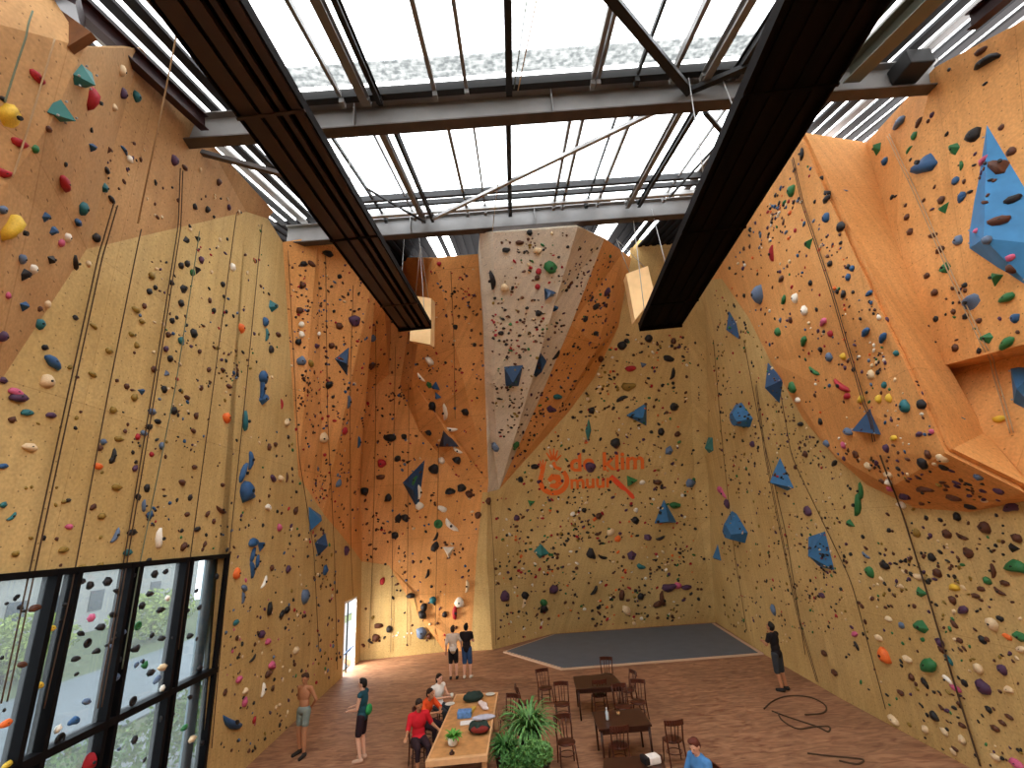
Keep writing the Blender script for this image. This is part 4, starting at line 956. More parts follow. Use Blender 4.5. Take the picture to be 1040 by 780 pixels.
def small(px, py, s, c, asp=1.0, ang=0.0):
    r = hit(px, py)
    if not r or r[2] > 40: return
    p, n, dist = r; S = s * dist / math.hypot(FPX, math.hypot(px - 520, py - 390)) * 1.15
    a, u = frame(n); ax = a * math.cos(ang) + u * math.sin(ang); ay = n.cross(ax)
    b = len(sv)
    for v in icv:
        k = 1 + rnd.uniform(-.22, .22)
        sv.append(p + ax * (v.x * S * k * asp) + ay * (v.y * S * k / asp) + n * (max(v.z, -.1) * S * .8 * k))
    for f in icf: sf.append(tuple(b + i for i in f)); sm_.append(mi[c])
for h in good[NBIG:]: small(h[0], h[1], h[2], h[3], 1.0 if h[4] not in 'ef' else 1.3, math.radians(h[5] or 0))
ckeep = [(h[0], h[1], h[2]) for h in big]
for P_, n, pal, (s0, s1) in regions:
    x0 = min(p[0] for p in P_); x1 = max(p[0] for p in P_); y0 = min(p[1] for p in P_); y1 = max(p[1] for p in P_)
    placed = 0; tries = 0; routes = []
    while placed < n and tries < n * 40:
        tries += 1
        if routes and rnd.random() < .28:      # holds cluster in little groups
            q = rnd.choice(routes); x, y = q[0] + rnd.gauss(0, 7), q[1] + rnd.gauss(0, 8)
        else: x, y = rnd.uniform(x0, x1), rnd.uniform(y0, y1)
        if not inpoly(x, y, P_) or any(abs(x - g[0]) < g[2] * .6 and abs(y - g[1]) < g[2] * .6 for g in ckeep): continue
        if len(routes) < n // 3 + 4: routes.append((x, y))
        small(x, y, s0 + (s1 - s0) * rnd.random() ** 1.6, rnd.choice(pal), rnd.uniform(.85, 1.45), rnd.uniform(-1, 1)); placed += 1
me = bpy.data.meshes.new('small_climbing_holds'); me.from_pydata([tuple(v) for v in sv], [], sf)
for c in SMALLC: me.materials.append(hmat(c))
me.polygons.foreach_set('material_index', sm_); me.polygons.foreach_set('use_smooth', [True] * len(sf)); me.update()
o = bpy.data.objects.new('small_climbing_holds', me); C.objects.link(o)
tag(o, 'thousands of tiny mixed-colour footholds and knobs scattered over all the walls', 'climbing holds', kind='stuff')

# ------------------------------------------------------------------ ropes, draped down the walls
ROPE = mat('dark_climbing_rope', '#4A3728', .8); ROPG = mat('grey_green_rope', '#6B7460', .8); ROPT = mat('tan_rope', '#B09470', .8)
def wall_rope(pts, lab, m=None, r=.010, twin=0, off=.06, steps=14):
    out = []
    for (x0, y0), (x1, y1) in zip(pts, pts[1:]):
        for i in range(steps):
            k = i / steps; h_ = hit(x0 + (x1 - x0) * k, y0 + (y1 - y0) * k)
            if h_: out.append(h_[0] + h_[1] * off)
    h_ = hit(*pts[-1])
    if h_: out.append(h_[0] + h_[1] * off)
    # keep the rope taut: smooth out the dents left by holds
    for _ in range(3): out = [out[0]] + [(a + b * 2 + c) / 4 for a, b, c in zip(out, out[1:], out[2:])] + [out[-1]]
    bm = NB(); tube(bm, out, r, 5)
    if twin:
        tube(bm, [p + V((0, twin, 0)) if abs(p.x) > 6.3 and p.y < 19 else p + V((twin, 0, 0)) for p in out], r, 5)
    return tag(obj('climbing_rope', bm, m or ROPE), lab, 'rope', 'climbing ropes hanging down the walls')
wall_rope([(112,205),(97,256),(65,400),(20,605),(-4,715)], 'leftmost doubled rope on the left yellow wall crossing the window', twin=.07)
wall_rope([(140,232),(106,400),(68,600),(40,720)], 'single dark rope second from left on the left yellow wall')
wall_rope([(180,170),(178,230),(151,400),(117,600),(95,720)], 'doubled dark rope, third from left on the left yellow wall', twin=.07)
wall_rope([(200,235),(190,300),(174,400),(138,575),(120,680)], 'greenish rope, fourth from left on the left yellow wall', ROPG)
wall_rope([(238,215),(213,400),(190,568),(178,660)], 'dark rope, fifth from left, ending near the window right side')
wall_rope([(264,228),(247,400),(230,562),(212,760)], 'dark rope just right of the window frame on the left wall')
wall_rope([(30,14),(14,60),(0,104)], 'short rope on the near upper left facet', ROPG)
wall_rope([(51,40),(30,110),(8,180)], 'second rope on the near upper left facet', ROPT)
wall_rope([(292,255),(303,470),(317,560),(322,660)], 'thin rope down the narrow orange strip on the left')
wall_rope([(330,260),(332,420),(338,560),(341,680)], 'thin rope down the left part of the long orange face')
wall_rope([(358,290),(354,420),(355,560),(357,605)], 'thin rope ending over the rear doorway')
wall_rope([(381,330),(382,430),(379,560),(375,658)], 'thin rope just right of the left back corner')
wall_rope([(402,352),(400,460),(399,560),(397,662)], 'dark rope down the middle of the orange back wall')
wall_rope([(416,390),(415,480),(414,600),(414,655)], 'thin rope beside the navy volume on the orange back wall')
wall_rope([(446,450),(444,540),(442,655)], 'thin rope left of the white triangle volume')
wall_rope([(458,275),(462,360),(463,425)], 'short rope on the orange wing boards')
wall_rope([(497,505),(501,560),(503,655)], 'rope straight down below the prow tip')
wall_rope([(726,345),(735,450),(747,560),(760,640)], 'thin rope nearest the right back corner')
wall_rope([(757,345),(773,430),(800,540),(820,665)], 'thin rope left of the blue hooded volume on the right wall')
wall_rope([(770,390),(780,464),(813,625),(839,712)], 'doubled rope between the two lower blue volumes', twin=.08)
wall_rope([(795,400),(806,464),(867,590),(902,720)], 'rope just right of the lowest blue slab volume')
wall_rope([(808,160),(818,205),(850,300),(879,400),(892,448)], 'doubled dark rope down the front of the orange prow', twin=.06)
o = wall_rope([(897,462),(920,523),(944,600),(968,680),(999,778)], 'thick dark rope with knots under the prow on the right wall', r=.017)
wall_rope([(906,136),(936,200),(985,310),(1010,362),(1032,440)], 'doubled tan rope down the upper right block', ROPT, twin=.06)
bm = NB(); tube(bm, [onZ(187, -5, 12.4), onZ(168, 93, 12.0), on(140, 227, Lyz(8, 9, .9), LN)], .013, 6)
tag(obj('climbing_rope', bm, ROPT), 'pale rope hanging free in front of the upper left wall', 'rope', 'climbing ropes hanging down the walls')
def free_rope(a, b, lab, m=None, sag=0, r=.011):
    a, b = V(a), V(b); pts = [a.lerp(b, k / 10) - V((0, 0, sag * math.sin(PI * k / 10))) for k in range(11)]
    bm = NB(); tube(bm, pts, r, 5); tag(obj('climbing_rope', bm, m or ROPT), lab, 'rope', 'climbing ropes hanging down the walls')
# ------------------------------------------------------------------ painted lettering and emblem on the back wall
LET = mat('orange_red_paint', '#DE6A28', .6); LETR = mat('red_orange_paint', '#E2502C', .6)
lo_ = BR(579, 478.5); lx = (BR(655, 475.5) - lo_); lw = lx.length; lx.normalize(); lnrm = V((0, -1, -.41)).normalized()
lx = (lx - lnrm * lx.dot(lnrm)).normalized(); ly = lnrm.cross(lx)
if ly.z < 0: ly = -ly
lt = empty('wall_lettering', lo_, 0, 'orange painted lettering and hand emblem reading de klim muur on the back wall', 'painted sign')
LM = Matrix((lx, ly, lx.cross(ly))).transposed().to_4x4()
def text_mesh(s, name, m, width, at, par):
    cu = bpy.data.curves.new(name, 'FONT'); cu.body = s; cu.size = 1; cu.extrude = .012; cu.offset = .02
    to = bpy.data.objects.new(name, cu); C.objects.link(to)
    dg = bpy.context.evaluated_depsgraph_get(); dg.update()
    me = bpy.data.meshes.new_from_object(to.evaluated_get(dg)); bpy.data.objects.remove(to); bpy.data.curves.remove(cu)
    xs_ = [v.co.x for v in me.vertices]; x0 = min(xs_); k = width / (max(xs_) - x0)
    for v in me.vertices:
        q = V(((v.co.x - x0) * k, v.co.y * k, v.co.z)); q += V((at[0], at[1], .02)); v.co = LM.to_3x3() @ q
    me.materials.clear(); me.materials.append(m); me.name = name
    o = bpy.data.objects.new(name, me); C.objects.link(o); o.parent = par; return o
ppm = lw / 76.0
text_mesh('de klim', 'lettering', LET, 75 * ppm, (0, 0), lt)
text_mesh('muur', 'lettering', LET, 44 * ppm, (0, -18 * ppm), lt)
def stroke(bm, pts, ws, z=.012):
    """flat painted stroke with a round profile through image-scale points"""
    out = []
    for i, p in enumerate(pts):
        a = V(pts[max(i - 1, 0)]); b = V(pts[min(i + 1, len(pts) - 1)]); t = (b - a).normalized(); n_ = V((-t.y, t.x)); w_ = ws[i] / 2
        out.append((V(p) + n_ * w_, V(p) - n_ * w_))
    def mk(q, zz): return bm.verts.new(LM.to_3x3() @ V((q.x * ppm, q.y * ppm, zz)))
    for (a, b), (c, d) in zip(out, out[1:]):
        top = [mk(q, z + .015) for q in (a, b, d, c)]; bot = [mk(q, -.01) for q in (a, b, d, c)]
        bm.faces.new(top)
        for i in range(4): bm.faces.new((top[i], bot[i], bot[(i + 1) % 4], top[(i + 1) % 4]))
bm = NB()
cx, cy = -17, -9
ring = [(cx + 13.5 * math.cos(a), cy + 13 * math.sin(a)) for a in [math.radians(d) for d in range(150, 415, 14)]]
stroke(bm, ring, [5.2 - 1.4 * abs(i / len(ring) - .5) for i in range(len(ring))])
stroke(bm, [(cx + 8, cy + 11), (cx + 2, cy + 14), (cx + .5, cy + 19)], [3.5, 3, 3.5])
for dx, dy in ((-7, 10), (-3.5, 13), (.5, 14), (4.5, 12), (8, 7)): stroke(bm, [(cx + .5 + dx * .25, cy + 19 + dy * .2), (cx + .5 + dx * .65, cy + 19 + dy * .6), (cx + .5 + dx, cy + 19 + dy)], [2.6, 1.8, 1.0])
stroke(bm, [(cx - 12, cy + 7), (cx - 10, cy + 14)], [4, 4])
for dx, dy in ((-6, 4), (-3, 8), (0, 9), (3, 8)): stroke(bm, [(cx - 10.5 + dx * .3, cy + 13), (cx - 10 + dx, cy + 13 + dy)], [1.8, 1.0])
obj('emblem', bm, LET, lt)
bm = NB(); stroke(bm, [(cx - 5, cy), (cx - 1, cy + 4), (cx + 4, cy + 3), (cx + 6, cy - 2), (cx + 2, cy - 6), (cx - 4, cy - 5)], [4, 6, 7, 7, 6, 3]); obj('emblem', bm, LET, lt)
bm = NB(); stroke(bm, [(41, -7), (47, -13), (53, -19), (57, -22), (62, -28), (64, -31)], [4.5, 5.5, 5, 3.2, 4.5, 2.5]); obj('red_limb_stroke', bm, LETR, lt)

# ------------------------------------------------------------------ people
def cap(bm, a, b, ra, rb, seg=10):
    a, b = V(a), V(b)
    for p, r in ((a, ra), (b, rb)): bmesh.ops.create_icosphere(bm, subdivisions=2, radius=r, matrix=Matrix.Translation(p))
    if (b - a).length > 1e-4: tube(bm, [a, b], [ra, rb], seg)
def ell(bm, c, s, rot=None):
    bmesh.ops.create_icosphere(bm, subdivisions=3, radius=1, matrix=Matrix.Translation(V(c)) @ (rot.to_4x4() if rot else Matrix()) @ Matrix.Diagonal((*s, 1)))
def skin_of(name, bm, m, parent, vox):
    me = bpy.data.meshes.new(name); bm.to_mesh(me); bm.free()
    t = bpy.data.objects.new('tmp', me); C.objects.link(t)
    md = t.modifiers.new('r', 'REMESH'); md.mode = 'VOXEL'; md.voxel_size = vox; md.use_smooth_shade = True
    ms = t.modifiers.new('s', 'SMOOTH'); ms.factor = .5; ms.iterations = 3
    dg = bpy.context.evaluated_depsgraph_get(); dg.update()
    nm = bpy.data.meshes.new_from_object(t.evaluated_get(dg)); bpy.data.objects.remove(t); bpy.data.meshes.remove(me)
    nm.materials.clear(); nm.materials.append(m); nm.name = name
    for p in nm.polygons: p.use_smooth = True
    o = bpy.data.objects.new(name, nm); C.objects.link(o); o.parent = parent; return o
STAND = dict(head=(0, .02, 1.62), neck=(0, 0, 1.45), chest=(0, 0, 1.28), waist=(0, 0, 1.09), pelvis=(0, 0, .95),
             sl=(-.18, 0, 1.42), sr=(.18, 0, 1.42), el=(-.25, -.03, 1.13), er=(.25, -.03, 1.13), wl=(-.27, .06, .89), wr=(.27, .06, .89),
             hl=(-.09, 0, .93), hr=(.09, 0, .93), kl=(-.10, .03, .50), kr=(.10, .03, .50), al=(-.11, -.02, .09), ar=(.11, -.02, .09),
             tl=(-.13, .14, .035), tr=(.13, .14, .035))
SIT = dict(head=(0, .06, 1.22), neck=(0, 0, 1.06), chest=(0, 0, .90), waist=(0, -.02, .70), pelvis=(0, 0, .56),
           sl=(-.18, 0, 1.02), sr=(.18, 0, 1.02), el=(-.26, .08, .78), er=(.26, .08, .78), wl=(-.20, .33, .80), wr=(.20, .33, .80),
           hl=(-.09, .02, .54), hr=(.09, .02, .54), kl=(-.12, .42, .52), kr=(.12, .42, .52), al=(-.12, .40, .09), ar=(.12, .40, .09),
           tl=(-.13, .56, .035), tr=(.13, .56, .035))
HAIR = {k: mat('hair_' + k, c, .7, var=.2, scale=60) for k, c in (('black', '#17120F'), ('brown', '#3A2518'), ('auburn', '#5A2A1E'), ('darkbrown', '#2A1A12'))}
SK = mat('fair_skin', '#C98F72', .55, var=.05, scale=30); SKT = mat('tan_skin', '#B07A58', .55, var=.05, scale=30); SKL = mat('light_skin', '#D9A68A', .55, var=.05, scale=30)
EYE = mat('eye_dark', '#1A1210', .3); LIP = mat('lips', '#8C4A44', .5)
def person(px_base, yaw, label, pose, over, skin, hair, longhair, shirt, sleeve, bottom, leglen, shoes, h=1.75, z0=0, head_px=None, look=(0, 0), extra=None, tight=0, loc=None):
    P_ = dict(pose); P_.update(over); P_ = {k: V(v) for k, v in P_.items()}
    base = loc if loc is not None else onZ(px_base[0], px_base[1], z0)
    t = empty('person', base, yaw, label, 'person'); s = h / 1.75; t.scale = (s, s, s)
    bm = NB()
    ctr = lambda a, b, k: P_[a].lerp(P_[b], k)
    ux = (P_['sr'] - P_['sl']).normalized()
    def torso(bm, g=0.0, low=True):
        ax = (P_['neck'] - P_['pelvis']).normalized(); fw = ux.cross(ax).normalized() * -1
        Rm = Matrix((ux, ax.cross(ux), ax)).transposed()
        ell(bm, P_['chest'] + ax * .02, (.165 + g, .108 + g, .19 + g), Rm)
        ell(bm, P_['waist'], (.135 + g, .098 + g, .16 + g), Rm)
        cap(bm, P_['sl'], P_['sr'], .058 + g, .058 + g); ell(bm, ctr('chest', 'neck', .55), (.15 + g, .085 + g, .09 + g), Rm)
        if low: ell(bm, P_['pelvis'], (.158 + g, .115 + g, .13 + g), Rm)
    torso(bm)
    cap(bm, ctr('neck', 'chest', .2), P_['head'] - V((0, 0, .05)), .058, .05)
    for a in 'lr':
        cap(bm, P_['s' + a], P_['e' + a], .052, .040); cap(bm, P_['e' + a], P_['w' + a], .040, .027)
        cap(bm, P_['h' + a], P_['k' + a], .088, .056); cap(bm, P_['k' + a], ctr('k' + a, 'a' + a, .35), .055, .056); cap(bm, ctr('k' + a, 'a' + a, .35), P_['a' + a], .056, .036)
        cap(bm, P_['a' + a] - V((0, 0, .03)), P_['t' + a], .040, .030)
        # hand: palm, four curled fingers of different length, thumb from the side
        w_, e_ = P_['w' + a], P_['e' + a]; d = (w_ - e_).normalized(); sd = d.cross(V((0, 0, 1))); sd = sd.normalized() if sd.length > .2 else V((0, 1, 0)); pn = sd.cross(d)
        pc = w_ + d * .05; cap(bm, w_, pc, .026, .022); cap(bm, pc - sd * .025, pc + sd * .025, .018, .018); cap(bm, pc - sd * .025 + d * .025, pc + sd * .025 + d * .025, .017, .017)
        for i, (o_, ln) in enumerate(((-.033, .062), (-.011, .074), (.011, .070), (.033, .054))):
            q0 = pc + sd * o_ + d * .035; q1 = q0 + d * ln * .5; q2 = q1 + (d * .75 - pn * .65).normalized() * ln * .5
            cap(bm, q0, q1, .0105, .010, 6); cap(bm, q1, q2, .010, .009, 6)
        th0 = pc - d * .02 - sd * .03; cap(bm, th0, th0 + (d * .6 - sd * .75).normalized() * .045, .013, .010, 6)
    hd = P_['head']; yw, pt = look
    HR = Matrix.Rotation(yw, 3, 'Z') @ Matrix.Rotation(pt, 3, 'X')
    def hp(x, y, z): return hd + HR @ V((x, y, z))
    ell(bm, hp(0, 0, .02), (.077, .095, .105), HR); ell(bm, hp(0, .035, -.055), (.052, .055, .055), HR)
    ell(bm, hp(0, .098, -.015), (.013, .018, .022), HR); ell(bm, hp(0, .088, -.052), (.022, .012, .008), HR)
    for k in (-1, 1): ell(bm, hp(k * .078, -.005, 0), (.012, .022, .032), HR)
    if extra == 'chest': pass
    skin_of('body', bm, skin, t, .0105)
    for k in (-1, 1):
        bm = NB(); ell(bm, hp(k * .032, .086, .012), (.013, .008, .008), HR); obj('eye', bm, EYE, t, True)
    bm = NB(); ell(bm, hp(0, .098, -.052), (.020, .006, .006), HR); obj('mouth', bm, LIP, t, True)
    bm = NB(); ell(bm, hp(0, -.018, .045), (.087, .100, .092), HR); ell(bm, hp(0, -.055, .0), (.078, .065, .09), HR)
    ell(bm, hp(.02, .03, .105), (.06, .06, .035), HR)
    if longhair: cap(bm, hp(0, -.07, 0), hp(0, -.10, -.2), .07, .035)
    skin_of('hair', bm, HAIR[hair], t, .014)
    if shirt:
        bm = NB(); torso(bm, .014, low=(tight == 0))
        if sleeve:
            for a in 'lr': cap(bm, P_['s' + a], ctr('s' + a, 'e' + a, sleeve), .068, .058)
        skin_of('shirt', bm, shirt, t, .016)
    bm = NB(); ell(bm, P_['pelvis'] - V((0, 0, .0)), (.172, .128, .12))
    for a in 'lr':
        cap(bm, P_['h' + a], ctr('h' + a, 'k' + a, min(leglen, 1)), .104, .085 if leglen < 1.01 else .07)
        if leglen > 1: cap(bm, P_['k' + a], ctr('k' + a, 'a' + a, leglen - 1), .07, .055)
    skin_of('shorts' if leglen <= 1 else 'trousers', bm, bottom, t, .016)
    if shoes:
        for a in 'lr':
            bm = NB(); A_, T_ = P_['a' + a], P_['t' + a]
            cap(bm, A_ - V((0, .03, .035)), T_, .050, .042); cap(bm, A_, A_ - V((0, 0, .03)), .046, .05)
            skin_of('shoe', bm, shoes, t, .014)
    return t, P_
CL = lambda n, c: mat(n, c, .85, var=.08, scale=12)
bk = dict(el=(-.27, -.10, 1.15), er=(.27, -.10, 1.15), wl=(-.10, -.17, 1.0), wr=(.10, -.17, 1.0))
person((306, 767), PI - .35, 'shirtless person in grey-green shorts standing by the left wall, hands behind back', STAND,
       dict(bk, al=(-.17, .10, .09), tl=(-.20, .26, .035), kl=(-.13, .08, .5), ar=(.10, -.05, .09)), SKT, 'brown', False, None, 0, CL('grey_green_cloth', '#77817A'), .62, CL('dark_shoe', '#2A2624'), 1.80, look=(.3, -.25))
t, P_ = person((367, 773), PI / 2 - .1, 'person in teal vest and dark shorts facing left with forearms held forward', STAND,
       dict(el=(-.22, .05, 1.14), er=(.22, .05, 1.14), wl=(-.12, .30, 1.08), wr=(.14, .31, 1.10), kl=(-.10, .06, .5)), SKL, 'black', False, CL('teal_vest', '#1F4A55'), 0, CL('dark_maroon_cloth', '#2B1A20'), .8, CL('pale_shoe', '#C9A58C'), 1.72)
bm = NB(); ell(bm, P_['pelvis'] + V((0, -.16, .12)), (.13, .07, .12)); obj('waist_pouch', bm, CL('green_pouch', '#2F8A4A'), t, True)
t, P_ = person((461, 690), .05, 'person in cream top and black shorts seen from behind near the back wall', STAND,
       dict(er=(.28, .02, 1.22), wr=(.30, .12, 1.02)), SKL, 'darkbrown', False, CL('cream_cloth', '#D9C6B4'), .9, CL('black_cloth', '#1C1517'), .85, CL('dark_shoe', '#2A2624'), 1.74, look=(0, .5))
bm = NB(); box(bm, P_['pelvis'] + V((0, -.15, .06)), (.20, .09, .14), bev=.02); obj('chalk_bag', bm, CL('white_cloth', '#E4DAD0'), t)
person((475, 689), -.1, 'person in black shirt and denim shorts standing right of the cream top person', STAND,
       dict(el=(-.22, .06, 1.16), wl=(-.10, .16, 1.25), er=(.24, .06, 1.16), wr=(.12, .18, 1.2)), SKL, 'black', False, CL('black_cloth', '#1C1517'), .55, CL('denim', '#2F4A70'), 1.0, CL('cream_shoe', '#D9CDBB'), 1.78, look=(0, .5))
person((797, 702), .55, 'person in black shirt at the right wall looking up over coiled ropes', STAND,
       dict(el=(-.24, .10, 1.18), wl=(-.10, .28, 1.22), er=(.22, .10, 1.18), wr=(.08, .29, 1.2)), SKT, 'black', False, CL('black_cloth', '#1C1517'), .6, CL('dark_grey_cloth', '#33363A'), 1.0, CL('dark_shoe', '#2A2624'), 1.80, look=(0, .5))

# ------------------------------------------------------------------ big wooden table with things on it
WOOD = mat('light_table_wood', '#C08A55', .5, var=.22, scale=6); WOODE = mat('pale_table_edge', '#D9A878', .5, var=.1, scale=6); DW = mat('dark_stained_wood', '#3A1F16', .35, var=.25, scale=8); DWL = mat('reddish_chair_wood', '#4A2418', .35, var=.25, scale=8)
TZ = .78
tc = [onZ(432, 774, TZ), onZ(495, 768, TZ), onZ(506, 703, TZ), onZ(463, 705, TZ)]
tm = sum(tc, V()) / 4; t = empty('wooden_table', (tm.x, tm.y, 0), 0, 'large light wooden table with pale rim, people seated along its left side', 'table')
rel = [V((p.x - tm.x, p.y - tm.y, 0)) for p in tc]
bm = NB(); prism(bm, [p * .94 for p in rel], TZ - .05, TZ - .005); obj('tabletop', bm, WOOD, t)
bm = NB()
for i in range(4): prism(bm, [rel[i], rel[(i + 1) % 4], rel[(i + 1) % 4] * .94, rel[i] * .94], TZ - .09, TZ + .005)
obj('table_rim', bm, WOODE, t)
for p in rel:
    bm = NB(); box(bm, (p.x * .86, p.y * .9, (TZ - .05) / 2), (.10, .10, TZ - .05), bev=.01); obj('leg', bm, WOODE, t)
def ont(px, py): return onZ(px, py, TZ)
# potted plant
PLG = mat('bright_leaf', '#5E9A3C', .6, var=.3, scale=12); POTW = mat('white_pot', '#D9D2C4', .5)
def blades(bm, c, n, ln, w, seed, droop=.9, up0=.7):
    rnd = random.Random(seed); c = V(c)
    for i in range(n):
        a = rnd.random() * 2 * PI; el = rnd.uniform(.15, 1.0) * up0 + .3; d = V((math.cos(a), math.sin(a), 0)); L_ = ln * rnd.uniform(.6, 1.1); prev = None
        p = c.copy(); v = (d * math.cos(el) + V((0, 0, math.sin(el)))).normalized(); sdv = V((-d.y, d.x, 0))
        for k in range(7):
            ww = w * math.sin(PI * (k + .6) / 7.4) * .5
            cur = (bm.verts.new(p + sdv * ww), bm.verts.new(p - V((0, 0, ww * .5))), bm.verts.new(p - sdv * ww))
            if prev: bm.faces.new((prev[0], prev[1], cur[1], cur[0])); bm.faces.new((prev[1], prev[2], cur[2], cur[1]))
            prev = cur; p = p + v * (L_ / 6); v = (v + V((0, 0, -droop * (k + 1) / 9))).normalized()
p0 = ont(460, 757)
t = empty('potted_plant', p0, 0, 'small green leafy plant in pale pot on the wooden table', 'plant')
bm = NB(); lathe(bm, [(.07, 0), (.10, .02), (.12, .15), (.11, .155), (.10, .13)], seg=14); obj('pot', bm, POTW, t)
bm = NB(); blades(bm, (0, 0, .13), 46, .24, .05, 5, .7); obj('leaves', bm, PLG, t)
def lump(name, px, py, sz, m, label, cat, rz=0, seed=0, z=0):
    p = ont(px, py); bm = NB(); ell(bm, (0, 0, sz[2] * .8), sz); rnd = random.Random(seed)
    for v in bm.verts:
        k = 1 + .16 * math.sin(v.co.x * 23 + seed) * math.cos(v.co.y * 19 + seed) + rnd.uniform(-.03, .03)
        v.co = V((v.co.x * k, v.co.y * k, max(0.0, v.co.z * k)))
    o = obj(name, bm, m, None, True); o.location = p + V((0, 0, z)); o.rotation_euler = (0, 0, rz); return tag(o, label, cat)
BAGD = CL('dark_green_fabric', '#25352F')
t1 = lump('backpack', 481, 712, (.26, .16, .12), BAGD, 'dark backpack lying at the far end of the wooden table', 'bag', .3, 1)
t2 = lump('jacket', 487, 744, (.24, .18, .12), BAGD, 'dark green and red bundled jacket near the right edge of the table', 'jacket', 0, 2)
bm = NB(); ell(bm, (.02, -.12, .1), (.2, .08, .07)); obj('lining', bm, CL('red_lining', '#7A2A22'), t2, True)
t3 = lump('towel', 491, 718, (.09, .34, .05), CL('pink_white_towel', '#E3D0CA'), 'long pale towel hanging across the table beside the backpack', 'towel', .35, 3)
lump('scarf', 492, 731, (.26, .10, .06), CL('grey_white_cloth', '#B9B7C4'), 'grey-white crumpled cloth in the middle of the wooden table', 'cloth', .1, 4)
bm = NB(); box(bm, (0, 0, .07), (.34, .24, .14), bev=.02); o = obj('snack_box', bm, mat('blue_print_card', '#5E86B8', .5, var=.3, scale=14)); o.location = ont(472, 728); tag(o, 'blue and white box on the wooden table beside the crumpled cloth', 'box')
bm = NB(); box(bm, (0, 0, .012), (.34, .22, .02), bev=.004); o = obj('magazine', bm, mat('white_paper', '#E8E2DA', .6)); o.location = ont(475, 734.5); o.rotation_euler = (0, 0, .1); tag(o, 'thin white booklet in front of the blue box', 'booklet')
bm = NB(); box(bm, (0, 0, .03), (.10, .30, .06), rz=-.2, bev=.015); o = obj('yellow_pouch', bm, CL('yellow_cloth', '#C9A94A')); o.location = ont(480, 722); tag(o, 'small yellow pouch right of the blue box', 'pouch')
for i, (x, y, lb) in enumerate(((457, 716, 'white paper plate at the far left table corner'), (459, 709, 'white cup at the far left table corner'), (498, 706, 'pale bowl at the far right table corner'))):
    bm = NB()
    if i == 1: lathe(bm, [(.03, 0), (.045, .11), (.038, .11), (.028, .01)], seg=14)
    else: lathe(bm, [(.05, 0), (.13, .03), (.12, .035), (.05, .012)], seg=18)
    o = obj(['plate', 'cup', 'bowl'][i], bm, POTW); o.location = ont(x, y); tag(o, lb, ['plate', 'cup', 'bowl'][i])
bm = NB(); lathe(bm, [(.05, 0), (.055, .03), (.02, .05), (.03, .07)], seg=14); o = obj('candle_holder', bm, DW); o.location = ont(459, 766) + V((0, 0, 0)); tag(o, 'little dark round dish at the near edge of the wooden table', 'dish')

# ------------------------------------------------------------------ bentwood chairs
def make_chair():
    t = empty('bistro_chair', (0, 0, 0), 0, '', 'chair', 'dark wooden chairs around the cafe tables')
    bm = NB(); lathe(bm, [(.02, .435), (.19, .435), (.205, .445), (.205, .465), (.19, .472), (.02, .466)], seg=24); 
    for v in bm.verts: v.co.y *= .97
    obj('seat', bm, DWL, t)
    for sx in (-1, 1):
        bm = NB(); tube(bm, [(sx * .16, .15, .44), (sx * .175, .18, .22), (sx * .19, .20, 0)], [.018, .016, .013], 8); obj('leg', bm, DWL, t)
        bm = NB(); tube(bm, [(sx * .185, -.24, 0), (sx * .175, -.20, .22), (sx * .17, -.17, .45), (sx * .18, -.20, .68), (sx * .19, -.25, .88)], [.014, .017, .019, .016, .015], 8); obj('leg', bm, DWL, t)
    bm = NB(); tube(bm, [(.165 * math.cos(a), .155 * math.sin(a) - .01, .24) for a in [2 * PI * i / 20 for i in range(20)]], .010, 6, closed=True); obj('stretcher_ring', bm, DWL, t)
    br = NB(); n = 9
    for i in range(n):
        a = -1 + 2 * i / (n - 1); b = -1 + 2 * (i + 1) / (n - 1)
        if i < n - 1: beam(br, (a * .205, -.25 - .05 * (1 - a * a), .85), (b * .205, -.25 - .05 * (1 - b * b), .85), .024, .10)
    b_ = obj('backrest', br, DWL, t)
    for x in (-.08, 0, .08):
        bm = NB(); tube(bm, [(x * .8, -.185, .46), (x * .9, -.235, .65), (x, -.285, .82)], .011, 6); obj('spindle', bm, DWL, b_)
    return t
def copy_tree(o, parent=None):
    c = o.copy(); C.objects.link(c); c.parent = parent
    for ch in list(o.children): copy_tree(ch, c)
    return c
chair0 = make_chair(); cfirst = [True]
def chair(px, py, yaw, label, z=.45):
    p = onZ(px, py, z)
    o = chair0 if cfirst[0] else copy_tree(chair0); cfirst[0] = False
    o.location = (p.x, p.y, 0); o.rotation_euler = (0, 0, yaw); o['label'] = label; return p
# yaw: 0 faces away from the camera, PI faces the camera (the back is then farther away)
chair(554, 699, PI + .25, 'dark bistro chair nearest the crash mat, left of the far small table')
chair(571, 715, PI - .1, 'dark bistro chair just right of and in front of the chair nearest the mat')
chair(535, 714, -PI / 2 + .2, 'dark bistro chair half hidden behind the spider plant top', .45)
chair(517, 729, PI - .5, 'dark bistro chair between the wooden table and the spider plant')
chair(575, 754, PI + .1, 'bistro chair with light-catching round seat, standing alone right of the plants')
chair(616, 686, PI - .3, 'bistro chair behind the far small dark table')
chair(637, 701, PI / 2 + .3, 'bistro chair at the right side of the far small dark table')
chair(608, 706, .1, 'bistro chair tucked under the near side of the far small table')
chair(633, 718, PI + .05, 'bistro chair tucked behind the near small dark table, left of two')
chair(648, 713, PI - .4, 'bistro chair by the far right corner of the near small dark table')
chair(628, 757, .1, 'bistro chair at the camera side of the near small dark table')
chair(683, 751, .05, 'bistro chair standing free beside the person in blue')

